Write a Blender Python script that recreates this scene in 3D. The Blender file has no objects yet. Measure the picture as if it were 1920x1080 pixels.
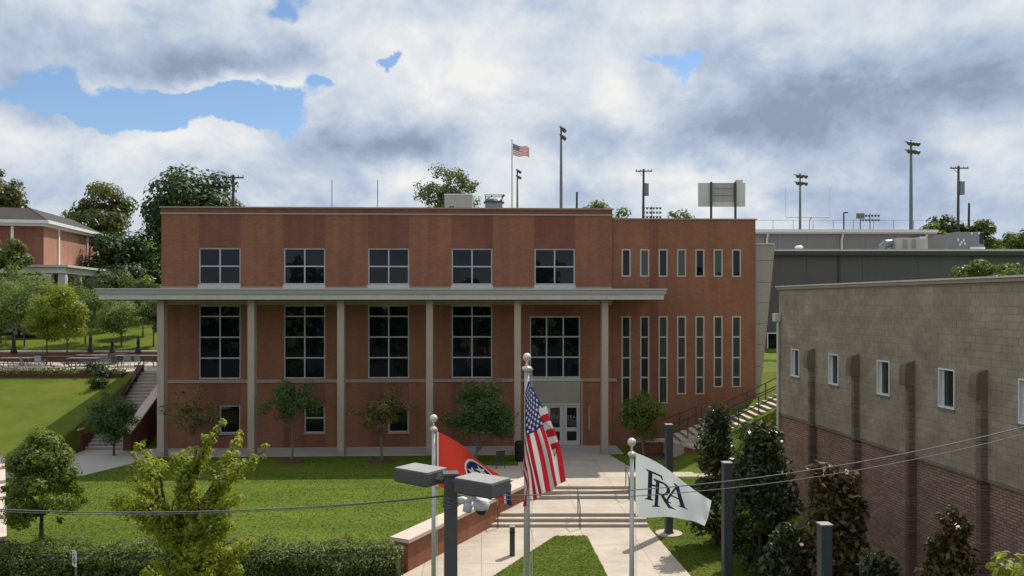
import bpy, bmesh, math, random
import numpy as np
from mathutils import Vector, Matrix
R = math.radians
sc = bpy.context.scene
COL = sc.collection
random.seed(4)

# ------------------------------------------------------------------ camera, sky, sun, exposure
EYE = 8.0
cam_d = bpy.data.cameras.new("camera")
cam_d.lens = 28.0
cam_d.sensor_width = 36.0
cam_d.shift_y = 0.0135
cam_d.clip_start = 0.1
cam_d.clip_end = 6000
cam = bpy.data.objects.new("camera", cam_d)
COL.objects.link(cam)
cam.location = (0, 0, EYE)
cam.rotation_euler = (R(90), 0, 0)
sc.camera = cam

SUN_DIR = Vector((0.47, 0.57, 1.0)).normalized()
SUN_EL = math.asin(SUN_DIR.z)
SUN_AZ = math.atan2(SUN_DIR.x, SUN_DIR.y)
SKY_STRENGTH = 0.12


def build_world():
    w = bpy.data.worlds.new("World")
    sc.world = w
    w.use_nodes = True
    nt = w.node_tree
    nt.nodes.clear()
    N = nt.nodes.new
    L = nt.links.new

    def m(op, a, b=None, c=None, clamp=False):
        n = N("ShaderNodeMath")
        n.operation = op
        n.use_clamp = clamp
        for i, v in enumerate((a, b, c)):
            if v is None:
                continue
            if isinstance(v, (int, float)):
                n.inputs[i].default_value = v
            else:
                L(v, n.inputs[i])
        return n.outputs[0]

    out = N("ShaderNodeOutputWorld")
    bg = N("ShaderNodeBackground")
    bg.inputs[1].default_value = SKY_STRENGTH
    L(bg.outputs[0], out.inputs[0])
    sky = N("ShaderNodeTexSky")
    sky.sky_type = 'NISHITA'
    sky.sun_disc = False
    sky.sun_elevation = SUN_EL
    sky.sun_rotation = SUN_AZ
    sky.air_density = 1.0
    sky.dust_density = .3
    sky.ozone_density = 4.0
    tc = N("ShaderNodeTexCoord")
    sep = N("ShaderNodeSeparateXYZ")
    L(tc.outputs["Generated"], sep.inputs[0])
    az0 = m('ARCTAN2', sep.outputs[0], sep.outputs[1])
    el0 = m('ARCSINE', sep.outputs[2])
    mp = N("ShaderNodeMapping")
    mp.inputs["Scale"].default_value = (1, 1, 1.35)
    L(tc.outputs["Generated"], mp.inputs[0])

    def noise(scale, detail, rough, off, dist=0.0):
        a = N("ShaderNodeVectorMath")
        a.operation = 'ADD'
        a.inputs[1].default_value = off
        L(mp.outputs[0], a.inputs[0])
        n = N("ShaderNodeTexNoise")
        n.inputs["Scale"].default_value = scale
        n.inputs["Detail"].default_value = detail
        n.inputs["Roughness"].default_value = rough
        n.inputs["Distortion"].default_value = dist
        L(a.outputs[0], n.inputs["Vector"])
        return n.outputs[0]

    wa = noise(9, 7, .58, (3.1, 1.7, .2))
    wb = noise(9, 7, .58, (8.3, 5.2, 4.4))
    az = m('ADD', az0, m('MULTIPLY', m('SUBTRACT', wa, .5), .16))
    el = m('ADD', el0, m('MULTIPLY', m('SUBTRACT', wb, .5), .10))

    def lobe(px, py, rx, ry, amp):
        a = math.atan((px - 960) / 1493)
        e = math.atan((566 - py) / 1493 * math.cos(a))
        dx = m('MULTIPLY', m('SUBTRACT', az, a), 1493 / rx)
        dy = m('MULTIPLY', m('SUBTRACT', el, e), 1493 / ry)
        q = m('ADD', m('MULTIPLY', dx, dx), m('MULTIPLY', dy, dy))
        return m('MULTIPLY', m('EXPONENT', m('MULTIPLY', q, -1.0)), amp)

    def total(base, lobes):
        t = base
        for l in lobes:
            t = m('ADD', t, lobe(*l))
        return t

    n1 = noise(3.2, 8, .55, (1.3, 4.1, 2.0), .2)
    n2 = noise(7.0, 9, .60, (6.3, .4, 7.0), .3)
    n2u = noise(7.0, 9, .60, (6.3 + .012, .4 + .015, 7.0 + .055), .3)
    n3 = noise(17.0, 7, .58, (2.3, 9.4, 1.0), .25)
    n3u = noise(17.0, 7, .58, (2.3 + .006, 9.4 + .008, 1.0 + .026), .25)
    relief = m('ADD', m('MULTIPLY', m('SUBTRACT', n2, n2u), .80), m('MULTIPLY', m('SUBTRACT', n3, n3u), .24))
    cover = m('ADD', m('MULTIPLY', n1, .50), m('MULTIPLY', n2, .38))
    cover = m('ADD', cover, m('MULTIPLY', n3, .12))
    cover = total(m('ADD', cover, .10), [
        (150, 190, 135, 36, -.55), (290, 200, 170, 30, -.46), (470, 192, 90, 30, -.48), (525, 218, 42, 30, -.36),
        (712, 108, 26, 20, -.60), (1282, 108, 40, 15, -.38), (1285, 140, 16, 20, -.22), (592, 165, 30, 20, -.40),
        (255, 35, 50, 40, -.20), (545, 10, 30, 30, -.22), (1640, 385, 260, 60, .22), (1520, 350, 70, 60, .10),
        (1120, 370, 120, 40, .10), (700, 370, 60, 24, -.03),
        (400, 268, 150, 40, .30), (130, 278, 120, 34, .28), (1600, 185, 290, 95, .30), (430, 95, 250, 45, .30), (870, 190, 220, 80, .25),
        (1330, 345, 140, 34, .2), (430, 166, 110, 14, .26), (1640, 366, 26, 9, .22), (20, 200, 50, 60, .2)])
    ss = N("ShaderNodeMapRange")
    ss.interpolation_type = 'SMOOTHSTEP'
    ss.inputs["From Min"].default_value = .39
    ss.inputs["From Max"].default_value = .55
    L(cover, ss.inputs["Value"])
    mask = ss.outputs[0]
    light = m('ADD', m('MULTIPLY', n2, .30), m('MULTIPLY', n1, .26))
    light = m('ADD', m('ADD', light, .375), relief)
    light = total(light, [
        (430, 105, 240, 42, -.34), (250, 115, 140, 30, -.14), (1580, 205, 280, 85, -.36), (1740, 150, 170, 70, -.18), (1400, 245, 120, 50, -.16),
        (690, 270, 160, 42, -.40), (60, 120, 130, 90, -.16), (1130, 60, 160, 40, -.12), (1480, 140, 130, 40, -.14),
        (520, 345, 130, 40, -.20), (90, 345, 130, 34, -.18), (1120, 260, 90, 50, -.18), (1750, 390, 240, 60, -.22), (1560, 370, 100, 50, -.18), (1120, 370, 110, 28, -.24), (640, 375, 90, 26, -.16),
        (380, 250, 140, 40, .26), (130, 268, 110, 34, .24), (880, 160, 190, 65, .20), (1160, 190, 80, 60, .22), (1330, 340, 180, 34, .30),
        (430, 166, 120, 16, .24), (1650, 120, 60, 30, .18), (700, 130, 110, 55, .12), (1000, 300, 120, 30, .14), (1860, 330, 60, 50, .24), (780, 345, 110, 26, .22), (1000, 60, 160, 40, .10), (1250, 30, 120, 40, .12)])
    cr = N("ShaderNodeValToRGB")
    k = cr.color_ramp
    k.elements[0].position = .18
    k.elements[0].color = (.27, .335, .455, 1)
    k.elements[1].position = .92
    k.elements[1].color = (.86, .86, .845, 1)
    e = k.elements.new(.45)
    e.color = (.44, .525, .665, 1)
    e = k.elements.new(.66)
    e.color = (.63, .685, .76, 1)
    L(light, cr.inputs[0])
    cs = N("ShaderNodeVectorMath")
    cs.operation = 'SCALE'
    cs.inputs["Scale"].default_value = .95 / SKY_STRENGTH
    L(cr.outputs[0], cs.inputs[0])
    mix = N("ShaderNodeMix")
    mix.data_type = 'RGBA'
    L(mask, mix.inputs["Factor"])
    L(sky.outputs[0], mix.inputs["A"])
    L(cs.outputs[0], mix.inputs["B"])
    L(mix.outputs["Result"], bg.inputs[0])


build_world()
sd = bpy.data.lights.new("sun", 'SUN')
sd.energy = 4.1
sd.angle = R(0.6)
sd.color = (1.0, .94, .85)
sun = bpy.data.objects.new("sun", sd)
COL.objects.link(sun)
sun.location = (40, 50, 90)
sun.rotation_euler = SUN_DIR.to_track_quat('Z', 'Y').to_euler()
vs = sc.view_settings
vs.view_transform = 'Standard'
vs.look = 'None'
vs.exposure = 0.12
vs.gamma = 1.0
vs.use_curve_mapping = False


# ------------------------------------------------------------------ materials
def new_mat(name):
    mt = bpy.data.materials.new(name)
    mt.use_nodes = True
    nt = mt.node_tree
    return mt, nt, nt.nodes["Principled BSDF"]


def pm(name, col, rough=.7, var=.18, scale=1.2, fine=14.0, bump=.0, metal=0.0, spec=.4, streak=0.0):
    """plain material: colour with large and fine noise in world space, optional bump, optional vertical rain streaks"""
    mt, nt, b = new_mat(name)
    N, L = nt.nodes.new, nt.links.new
    g = N("ShaderNodeNewGeometry")
    a = N("ShaderNodeTexNoise")
    a.inputs["Scale"].default_value = scale
    a.inputs["Detail"].default_value = 5
    L(g.outputs["Position"], a.inputs["Vector"])
    f = N("ShaderNodeTexNoise")
    f.inputs["Scale"].default_value = fine
    f.inputs["Detail"].default_value = 4
    L(g.outputs["Position"], f.inputs["Vector"])
    s = N("ShaderNodeMath")
    s.operation = 'ADD'
    L(a.outputs[0], s.inputs[0])
    L(f.outputs[0], s.inputs[1])
    last = s.outputs[0]
    if streak:
        mp = N("ShaderNodeMapping")
        mp.inputs["Scale"].default_value = (2.2, 2.2, .12)
        L(g.outputs["Position"], mp.inputs[0])
        t = N("ShaderNodeTexNoise")
        t.inputs["Scale"].default_value = 1.5
        t.inputs["Detail"].default_value = 4
        L(mp.outputs[0], t.inputs["Vector"])
        q = N("ShaderNodeMath")
        q.operation = 'MULTIPLY_ADD'
        L(t.outputs[0], q.inputs[0])
        q.inputs[1].default_value = streak
        L(last, q.inputs[2])
        q2 = N("ShaderNodeMath")
        q2.operation = 'SUBTRACT'
        L(q.outputs[0], q2.inputs[0])
        q2.inputs[1].default_value = streak * .5
        last = q2.outputs[0]
    mr = N("ShaderNodeMapRange")
    mr.inputs["From Min"].default_value = .6
    mr.inputs["From Max"].default_value = 1.4
    mr.inputs["To Min"].default_value = 1 - var
    mr.inputs["To Max"].default_value = 1 + var
    L(last, mr.inputs["Value"])
    v = N("ShaderNodeVectorMath")
    v.operation = 'SCALE'
    v.inputs[0].default_value = col[:3]
    L(mr.outputs[0], v.inputs["Scale"])
    L(v.outputs[0], b.inputs["Base Color"])
    b.inputs["Roughness"].default_value = rough
    b.inputs["Metallic"].default_value = metal
    b.inputs["Specular IOR Level"].default_value = spec
    if bump:
        bn = N("ShaderNodeBump")
        bn.inputs["Strength"].default_value = bump
        bn.inputs["Distance"].default_value = .02
        L(f.outputs[0], bn.inputs["Height"])
        L(bn.outputs[0], b.inputs["Normal"])
    return mt


def brick_mat(name, c1, c2, mortar, bw=.2, bh=.067, var=.19):
    mt, nt, b = new_mat(name)
    N, L = nt.nodes.new, nt.links.new
    tc = N("ShaderNodeTexCoord")
    sp = N("ShaderNodeSeparateXYZ")
    L(tc.outputs["Object"], sp.inputs[0])
    ad = N("ShaderNodeMath")
    ad.operation = 'ADD'
    L(sp.outputs[0], ad.inputs[0])
    L(sp.outputs[1], ad.inputs[1])
    cb = N("ShaderNodeCombineXYZ")
    L(ad.outputs[0], cb.inputs[0])
    L(sp.outputs[2], cb.inputs[1])
    br = N("ShaderNodeTexBrick")
    br.inputs["Scale"].default_value = 1
    br.inputs["Brick Width"].default_value = bw
    br.inputs["Row Height"].default_value = bh
    br.inputs["Mortar Size"].default_value = .006
    br.inputs["Color1"].default_value = (*c1, 1)
    br.inputs["Color2"].default_value = (*c2, 1)
    br.inputs["Mortar"].default_value = (*mortar, 1)
    L(cb.outputs[0], br.inputs["Vector"])
    g = N("ShaderNodeNewGeometry")
    a = N("ShaderNodeTexNoise")
    a.inputs["Scale"].default_value = .55
    a.inputs["Detail"].default_value = 8
    a.inputs["Roughness"].default_value = .62
    L(g.outputs["Position"], a.inputs["Vector"])
    mp = N("ShaderNodeMapping")
    mp.inputs["Scale"].default_value = (1.6, 1.6, .10)
    L(g.outputs["Position"], mp.inputs[0])
    t = N("ShaderNodeTexNoise")
    t.inputs["Scale"].default_value = 1.4
    t.inputs["Detail"].default_value = 5
    L(mp.outputs[0], t.inputs["Vector"])
    s = N("ShaderNodeMath")
    s.operation = 'ADD'
    L(a.outputs[0], s.inputs[0])
    L(t.outputs[0], s.inputs[1])
    mr = N("ShaderNodeMapRange")
    mr.inputs["From Min"].default_value = .65
    mr.inputs["From Max"].default_value = 1.35
    mr.inputs["To Min"].default_value = 1 - var
    mr.inputs["To Max"].default_value = 1 + var
    L(s.outputs[0], mr.inputs["Value"])
    v = N("ShaderNodeVectorMath")
    v.operation = 'SCALE'
    L(br.outputs["Color"], v.inputs[0])
    L(mr.outputs[0], v.inputs["Scale"])
    L(v.outputs[0], b.inputs["Base Color"])
    b.inputs["Roughness"].default_value = .85
    b.inputs["Specular IOR Level"].default_value = .25
    bn = N("ShaderNodeBump")
    bn.inputs["Strength"].default_value = .35
    bn.inputs["Distance"].default_value = .01
    bn.invert = True
    L(br.outputs["Fac"], bn.inputs["Height"])
    L(bn.outputs[0], b.inputs["Normal"])
    return mt


def piece_mat(name, c1, c2, rough=.85, grain=.25):
    """masonry pieces: each piece its own shade between two colours, with fine grain and weather stains"""
    mt, nt, b = new_mat(name)
    N, L = nt.nodes.new, nt.links.new
    g = N("ShaderNodeNewGeometry")
    oi = N("ShaderNodeObjectInfo")
    ad = N("ShaderNodeMath")
    ad.operation = 'ADD'
    L(g.outputs["Random Per Island"], ad.inputs[0])
    L(oi.outputs["Random"], ad.inputs[1])
    fr = N("ShaderNodeMath")
    fr.operation = 'FRACT'
    L(ad.outputs[0], fr.inputs[0])
    mx = N("ShaderNodeMix")
    mx.data_type = 'RGBA'
    mx.inputs["A"].default_value = (*c1, 1)
    mx.inputs["B"].default_value = (*c2, 1)
    L(fr.outputs[0], mx.inputs["Factor"])
    a = N("ShaderNodeTexNoise")
    a.inputs["Scale"].default_value = .9
    a.inputs["Detail"].default_value = 8
    a.inputs["Roughness"].default_value = .65
    L(g.outputs["Position"], a.inputs["Vector"])
    mr = N("ShaderNodeMapRange")
    mr.inputs["From Min"].default_value = .3
    mr.inputs["From Max"].default_value = .7
    mr.inputs["To Min"].default_value = 1 - grain
    mr.inputs["To Max"].default_value = 1 + grain
    L(a.outputs[0], mr.inputs["Value"])
    v = N("ShaderNodeVectorMath")
    v.operation = 'SCALE'
    L(mx.outputs["Result"], v.inputs[0])
    L(mr.outputs[0], v.inputs["Scale"])
    L(v.outputs[0], b.inputs["Base Color"])
    b.inputs["Roughness"].default_value = rough
    b.inputs["Specular IOR Level"].default_value = .25
    return mt


def leaf_mat(name, c1, c2, trans=.35, rough=.5, back=None, spec=.35):
    k = 1.15 if ('front' in name or 'magnolia' in name) else 1.5
    c1, c2 = [tuple(v * k for v in c) for c in (c1, c2)]
    mt, nt, b = new_mat(name)
    N, L = nt.nodes.new, nt.links.new
    g = N("ShaderNodeNewGeometry")
    a = N("ShaderNodeTexNoise")
    a.inputs["Scale"].default_value = 1.3
    a.inputs["Detail"].default_value = 3
    L(g.outputs["Position"], a.inputs["Vector"])
    ad = N("ShaderNodeMath")
    ad.operation = 'MULTIPLY_ADD'
    L(a.outputs[0], ad.inputs[0])
    ad.inputs[1].default_value = 1.1
    hf = N("ShaderNodeMath")
    hf.operation = 'MULTIPLY_ADD'
    L(g.outputs["Random Per Island"], hf.inputs[0])
    hf.inputs[1].default_value = .8
    hf.inputs[2].default_value = -.45
    L(hf.outputs[0], ad.inputs[2])
    ad.use_clamp = True
    mx = N("ShaderNodeMix")
    mx.data_type = 'RGBA'
    mx.inputs["A"].default_value = (*c1, 1)
    mx.inputs["B"].default_value = (*c2, 1)
    L(ad.outputs[0], mx.inputs["Factor"])
    colr = mx.outputs["Result"]
    if back:
        m2 = N("ShaderNodeMix")
        m2.data_type = 'RGBA'
        m2.inputs["B"].default_value = (*back, 1)
        L(g.outputs["Backfacing"], m2.inputs["Factor"])
        L(colr, m2.inputs["A"])
        colr = m2.outputs["Result"]
    L(colr, b.inputs["Base Color"])
    b.inputs["Roughness"].default_value = rough
    b.inputs["Specular IOR Level"].default_value = spec
    tr = N("ShaderNodeBsdfTranslucent")
    sc_ = N("ShaderNodeVectorMath")
    sc_.operation = 'MULTIPLY'
    sc_.inputs[1].default_value = (1.7, 1.75, .8)
    L(colr, sc_.inputs[0])
    L(sc_.outputs[0], tr.inputs[0])
    ms = N("ShaderNodeMixShader")
    ms.inputs[0].default_value = trans
    L(b.outputs[0], ms.inputs[1])
    L(tr.outputs[0], ms.inputs[2])
    L(ms.outputs[0], nt.nodes["Material Output"].inputs[0])
    return mt


def grass_mat(name, c1, c2, mow_shade=True):
    mt, nt, b = new_mat(name)
    N, L = nt.nodes.new, nt.links.new
    g = N("ShaderNodeNewGeometry")

    def nz(scale, detail, rough=.6, sx=1.0, sy=1.0):
        mp = N("ShaderNodeMapping")
        mp.inputs["Scale"].default_value = (sx, sy, 1)
        L(g.outputs["Position"], mp.inputs[0])
        n = N("ShaderNodeTexNoise")
        n.inputs["Scale"].default_value = scale
        n.inputs["Detail"].default_value = detail
        n.inputs["Roughness"].default_value = rough
        L(mp.outputs[0], n.inputs["Vector"])
        return n.outputs[0]

    big = nz(.35, 5, .6, .5, 1.3)
    mid = nz(2.5, 6, .7)
    fine = nz(38, 4, .8)
    stripe = nz(.9, 3, .6, .12, 1.4) if mow_shade else nz(.5, 3)  # mowing stripes, doubling as soft shadow bands painted into the lawn

    def mad(x, k, y):
        n = N("ShaderNodeMath")
        n.operation = 'MULTIPLY_ADD'
        L(x, n.inputs[0])
        n.inputs[1].default_value = k
        if isinstance(y, float):
            n.inputs[2].default_value = y
        else:
            L(y, n.inputs[2])
        return n.outputs[0]

    t = mad(big, 1.3, -1.32)
    t = mad(mid, .45, t)
    t = mad(fine, .75, t)
    t = mad(stripe, 1.1, t)
    mx = N("ShaderNodeMix")
    mx.data_type = 'RGBA'
    mx.clamp_factor = True
    mx.inputs["A"].default_value = (*c1, 1)
    mx.inputs["B"].default_value = (*c2, 1)
    L(t, mx.inputs["Factor"])
    L(mx.outputs["Result"], b.inputs["Base Color"])
    b.inputs["Roughness"].default_value = .9
    b.inputs["Specular IOR Level"].default_value = .15
    bn = N("ShaderNodeBump")
    bn.inputs["Strength"].default_value = .8
    bn.inputs["Distance"].default_value = .05
    L(fine, bn.inputs["Height"])
    L(bn.outputs[0], b.inputs["Normal"])
    return mt


def print_mat(name, trans=.3):
    mt, nt, b = new_mat(name)
    N, L = nt.nodes.new, nt.links.new
    a = N("ShaderNodeVertexColor")
    a.layer_name = "print"
    L(a.outputs[0], b.inputs["Base Color"])
    b.inputs["Roughness"].default_value = .75
    b.inputs["Specular IOR Level"].default_value = .2
    tr = N("ShaderNodeBsdfTranslucent")
    L(a.outputs[0], tr.inputs[0])
    ms = N("ShaderNodeMixShader")
    ms.inputs[0].default_value = trans
    L(b.outputs[0], ms.inputs[1])
    L(tr.outputs[0], ms.inputs[2])
    L(ms.outputs[0], nt.nodes["Material Output"].inputs[0])
    return mt


def glass_mat(name, col, ior=1.75):
    mt, nt, b = new_mat(name)
    N, L = nt.nodes.new, nt.links.new
    b.inputs["Base Color"].default_value = (*col, 1)
    b.inputs["Roughness"].default_value = .015
    b.inputs["IOR"].default_value = ior
    g = N("ShaderNodeNewGeometry")
    n = N("ShaderNodeTexNoise")
    n.inputs["Scale"].default_value = 1.1
    L(g.outputs["Position"], n.inputs["Vector"])
    bn = N("ShaderNodeBump")
    bn.inputs["Strength"].default_value = .12
    bn.inputs["Distance"].default_value = .02
    L(n.outputs[0], bn.inputs["Height"])
    L(bn.outputs[0], b.inputs["Normal"])
    return mt


M = {}
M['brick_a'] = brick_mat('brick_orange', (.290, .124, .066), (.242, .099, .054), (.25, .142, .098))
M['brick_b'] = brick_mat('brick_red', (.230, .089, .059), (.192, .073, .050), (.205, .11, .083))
M['brick_garden'] = brick_mat('brick_terracotta', (.30, .115, .065), (.25, .092, .05), (.26, .16, .11))  # orange brick of the garden walls
M['brick_sunny'] = brick_mat('brick_sunlit', (.42, .20, .135), (.36, .165, .11), (.33, .22, .17))  # brighter copy of the brick for the sunlit wall, sunlight in the colour
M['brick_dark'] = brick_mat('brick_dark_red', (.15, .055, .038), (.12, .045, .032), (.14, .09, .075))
M['limestone'] = pm('limestone', (.33, .29, .245), .8, .10, .8, 12, streak=.5)
M['stone_trim'] = pm('cast_stone', (.36, .27, .22), .8, .10, .8, 12, streak=.4)
M['column'] = pm('column_stucco', (.43, .355, .295), .8, .10, .7, 10, streak=.6)
M['canopy'] = pm('canopy_metal', (.53, .515, .475), .5, .10, .5, 6, spec=.4, streak=.7)
M['canopy_grey'] = pm('canopy_grey_metal', (.34, .34, .335), .45, .06, .5, 6, spec=.4)
M['soffit'] = pm('bounce_cut_soffit', (.10, .085, .075), .8, .1)  # dark tone added to cut bounce light under the canopy
M['coping_metal'] = pm('coping_metal', (.33, .24, .20), .5, .08, .5, 8)
M['frame'] = pm('window_frame', (.47, .46, .45), .45, .05, 1, 8)
M['stone_frame'] = pm('beige_window_frame', (.46, .41, .35), .6, .06, 1, 8)
M['white'] = pm('white_paint', (.74, .74, .73), .5, .05, 1, 8)
M['offwhite'] = pm('off_white_paint', (.58, .56, .53), .55, .08, .7, 8, streak=.4)
M['glass'] = glass_mat('dark_glass', (.005, .008, .012), 1.40)
M['glass_green'] = glass_mat('tinted_glass', (.024, .031, .028), 1.6)
M['roof_flat'] = pm('roof_membrane', (.35, .34, .33), .9, .15, .4, 6)
M['slate'] = pm('roof_slate', (.055, .047, .043), .8, .2, 1.2, 9, bump=.3)
M['concrete'] = pm('concrete', (.50, .425, .34), .85, .11, .6, 26, bump=.1)
def add_joints(mt, size=1.9):
    nt = mt.node_tree
    b = nt.nodes["Principled BSDF"]
    src = b.inputs["Base Color"].links[0].from_socket
    g = nt.nodes.new("ShaderNodeNewGeometry")
    mp = nt.nodes.new("ShaderNodeMapping")
    mp.inputs["Rotation"].default_value = (0, 0, R(-2.2))
    nt.links.new(g.outputs["Position"], mp.inputs[0])
    br = nt.nodes.new("ShaderNodeTexBrick")
    br.offset = 0
    br.inputs["Scale"].default_value = 1
    br.inputs["Brick Width"].default_value = size
    br.inputs["Row Height"].default_value = size
    br.inputs["Mortar Size"].default_value = .014
    br.inputs["Color1"].default_value = (1, 1, 1, 1)
    br.inputs["Color2"].default_value = (.93, .93, .94, 1)
    br.inputs["Mortar"].default_value = (.62, .60, .58, 1)
    nt.links.new(mp.outputs[0], br.inputs["Vector"])
    n = nt.nodes.new("ShaderNodeTexNoise")
    n.inputs["Scale"].default_value = .8
    n.inputs["Detail"].default_value = 9
    n.inputs["Roughness"].default_value = .72
    nt.links.new(g.outputs["Position"], n.inputs["Vector"])
    r = nt.nodes.new("ShaderNodeMapRange")
    r.inputs["From Min"].default_value = .35
    r.inputs["From Max"].default_value = .65
    r.inputs["To Min"].default_value = .84
    r.inputs["To Max"].default_value = 1.08
    nt.links.new(n.outputs[0], r.inputs["Value"])
    v = nt.nodes.new("ShaderNodeVectorMath")
    v.operation = 'MULTIPLY'
    nt.links.new(src, v.inputs[0])
    nt.links.new(br.outputs["Color"], v.inputs[1])
    v2 = nt.nodes.new("ShaderNodeVectorMath")
    v2.operation = 'SCALE'
    nt.links.new(v.outputs[0], v2.inputs[0])
    nt.links.new(r.outputs[0], v2.inputs["Scale"])
    nt.links.new(v2.outputs[0], b.inputs["Base Color"])


add_joints(M['concrete'])
M['concrete_grey'] = pm('concrete_grey', (.42, .385, .345), .85, .12, .6, 22, bump=.1)
M['riser'] = pm('concrete_riser', (.40, .33, .27), .9, .12, 1.0, 20)
M['coping'] = pm('coping_stone', (.56, .47, .39), .8, .10, 1.2, 22, bump=.1)
M['metal_dark'] = pm('dark_bronze_metal', (.048, .046, .045), .45, .15, 2, 10, spec=.5)
M['metal_grey'] = pm('grey_painted_metal', (.098, .095, .091), .55, .10, 1.5, 12, spec=.4)
M['slate_post'] = pm('slate_blue_metal', (.048, .055, .064), .5, .12, 1.5, 12, spec=.5)
M['cap_light'] = pm('pale_cap', (.29, .282, .27), .7, .12, 3, 18)  # pale tone for post caps and lamp lids
M['alu'] = pm('brushed_aluminium', (.50, .49, .48), .38, .06, 2, 14, metal=.55)
M['gold'] = pm('pale_gold', (.72, .64, .56), .4, .05, 2, 10, metal=.25)
M['galv'] = pm('galvanised_steel', (.20, .215, .235), .5, .1, 1, 8, metal=.3)
M['wood_pole'] = pm('weathered_pole', (.075, .066, .06), .9, .2, 2, 10)
M['rail'] = pm('railing_paint', (.055, .034, .03), .5, .1, 2, 10)
M['metal_wall'] = pm('grey_metal_cladding', (.105, .098, .098), .6, .10, .4, 5, streak=.7)
M['metal_wall_light'] = pm('mid_grey_cladding', (.20, .192, .185), .6, .08, .4, 5, streak=.5)
M['hvac'] = pm('hvac_casing', (.36, .345, .31), .6, .10, .8, 8, streak=.6)
M['hvac_grey'] = pm('hvac_grey_casing', (.20, .20, .21), .6, .10, .8, 8)
M['block'] = piece_mat('split_block', (.302, .248, .187), (.342, .284, .216), .9, .26)
M['block_bed'] = pm('block_mortar', (.335, .282, .215), .95, .2, 1.5, 10)
M['block_dark'] = piece_mat('stain_shade_block', (.180, .144, .106), (.22, .178, .134), .9, .25)  # stained pilasters, also the shadow strips at ledge and windows
M['brick_piece'] = piece_mat('loose_brick', (.275, .165, .130), (.37, .240, .192), .9, .24)
M['brick_piece_dark'] = piece_mat('dark_brick', (.16, .098, .080), (.22, .138, .112), .9, .25)
M['mortar'] = pm('mortar', (.085, .058, .052), .95, .15, 2, 16)
M['black'] = pm('black_plastic', (.014, .014, .015), .5, .1, 2, 10)
M['umbrella'] = pm('umbrella_canvas', (.022, .024, .026), .85, .2, 3, 14)
M['table'] = pm('table_top', (.20, .17, .16), .6, .1, 2, 10)
M['bark'] = pm('bark', (.085, .066, .052), .95, .25, 4, 22, bump=.4)
M['bark_pale'] = pm('pale_bark', (.16, .13, .115), .95, .2, 4, 22)
M['mulch'] = pm('mulch', (.085, .042, .026), .95, .3, 3, 30, bump=.6)
M['asphalt'] = pm('asphalt', (.052, .052, .054), .9, .15, .7, 30, bump=.2)
M['grass'] = grass_mat('lawn_grass', (.076, .126, .012), (.165, .205, .026))
M['grass_hill'] = grass_mat('hill_grass', (.072, .114, .011), (.165, .188, .022), False)
M['print'] = print_mat('flag_cloth')
M['cable'] = pm('cable_jacket', (.15, .145, .14), .5, .1, 2, 10)
M['sign_ink'] = pm('sign_ink', (.03, .05, .11), .5, .05)
M['etch'] = pm('etched_lettering', (.20, .20, .20), .6, .05)
M['brown_dark'] = pm('brown_brick_shadow_side', (.13, .068, .045), .9, .1)
LM = {
    'far_dark': leaf_mat('leaves_far_dark', (.010, .027, .010), (.038, .066, .016), .25),
    'far_olive': leaf_mat('leaves_far_olive', (.044, .060, .014), (.105, .106, .030), .3),
    'far_grey': leaf_mat('leaves_far_grey', (.048, .062, .028), (.105, .120, .056), .3),
    'young': leaf_mat('leaves_young', (.058, .092, .028), (.135, .165, .060), .4),
    'yellow': leaf_mat('leaves_yellow_green', (.085, .115, .010), (.165, .185, .018), .4),
    'lawn': leaf_mat('leaves_lawn_tree', (.034, .060, .010), (.145, .172, .028), .4),
    'facade': leaf_mat('leaves_facade', (.024, .056, .018), (.085, .132, .036), .4),
    'facade_gold': leaf_mat('leaves_facade_gold', (.060, .056, .016), (.150, .125, .038), .3),
    'front': leaf_mat('leaves_front_tree', (.120, .160, .012), (.290, .300, .040), .5),
    'magnolia': leaf_mat('leaves_magnolia', (.030, .062, .017), (.076, .116, .030), .08, .36, (.050, .050, .020), .38),
    'magnolia_brown': leaf_mat('leaves_magnolia_brown', (.030, .052, .016), (.088, .078, .026), .08, .36, (.075, .048, .018), .38),
    'hedge': leaf_mat('leaves_hedge', (.028, .046, .013), (.120, .140, .034), .3),
    'shrub': leaf_mat('leaves_shrub', (.040, .070, .012), (.120, .140, .030), .35),
    'flower': leaf_mat('flowers', (.10, .075, .10), (.30, .25, .27), .3),
}


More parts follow.
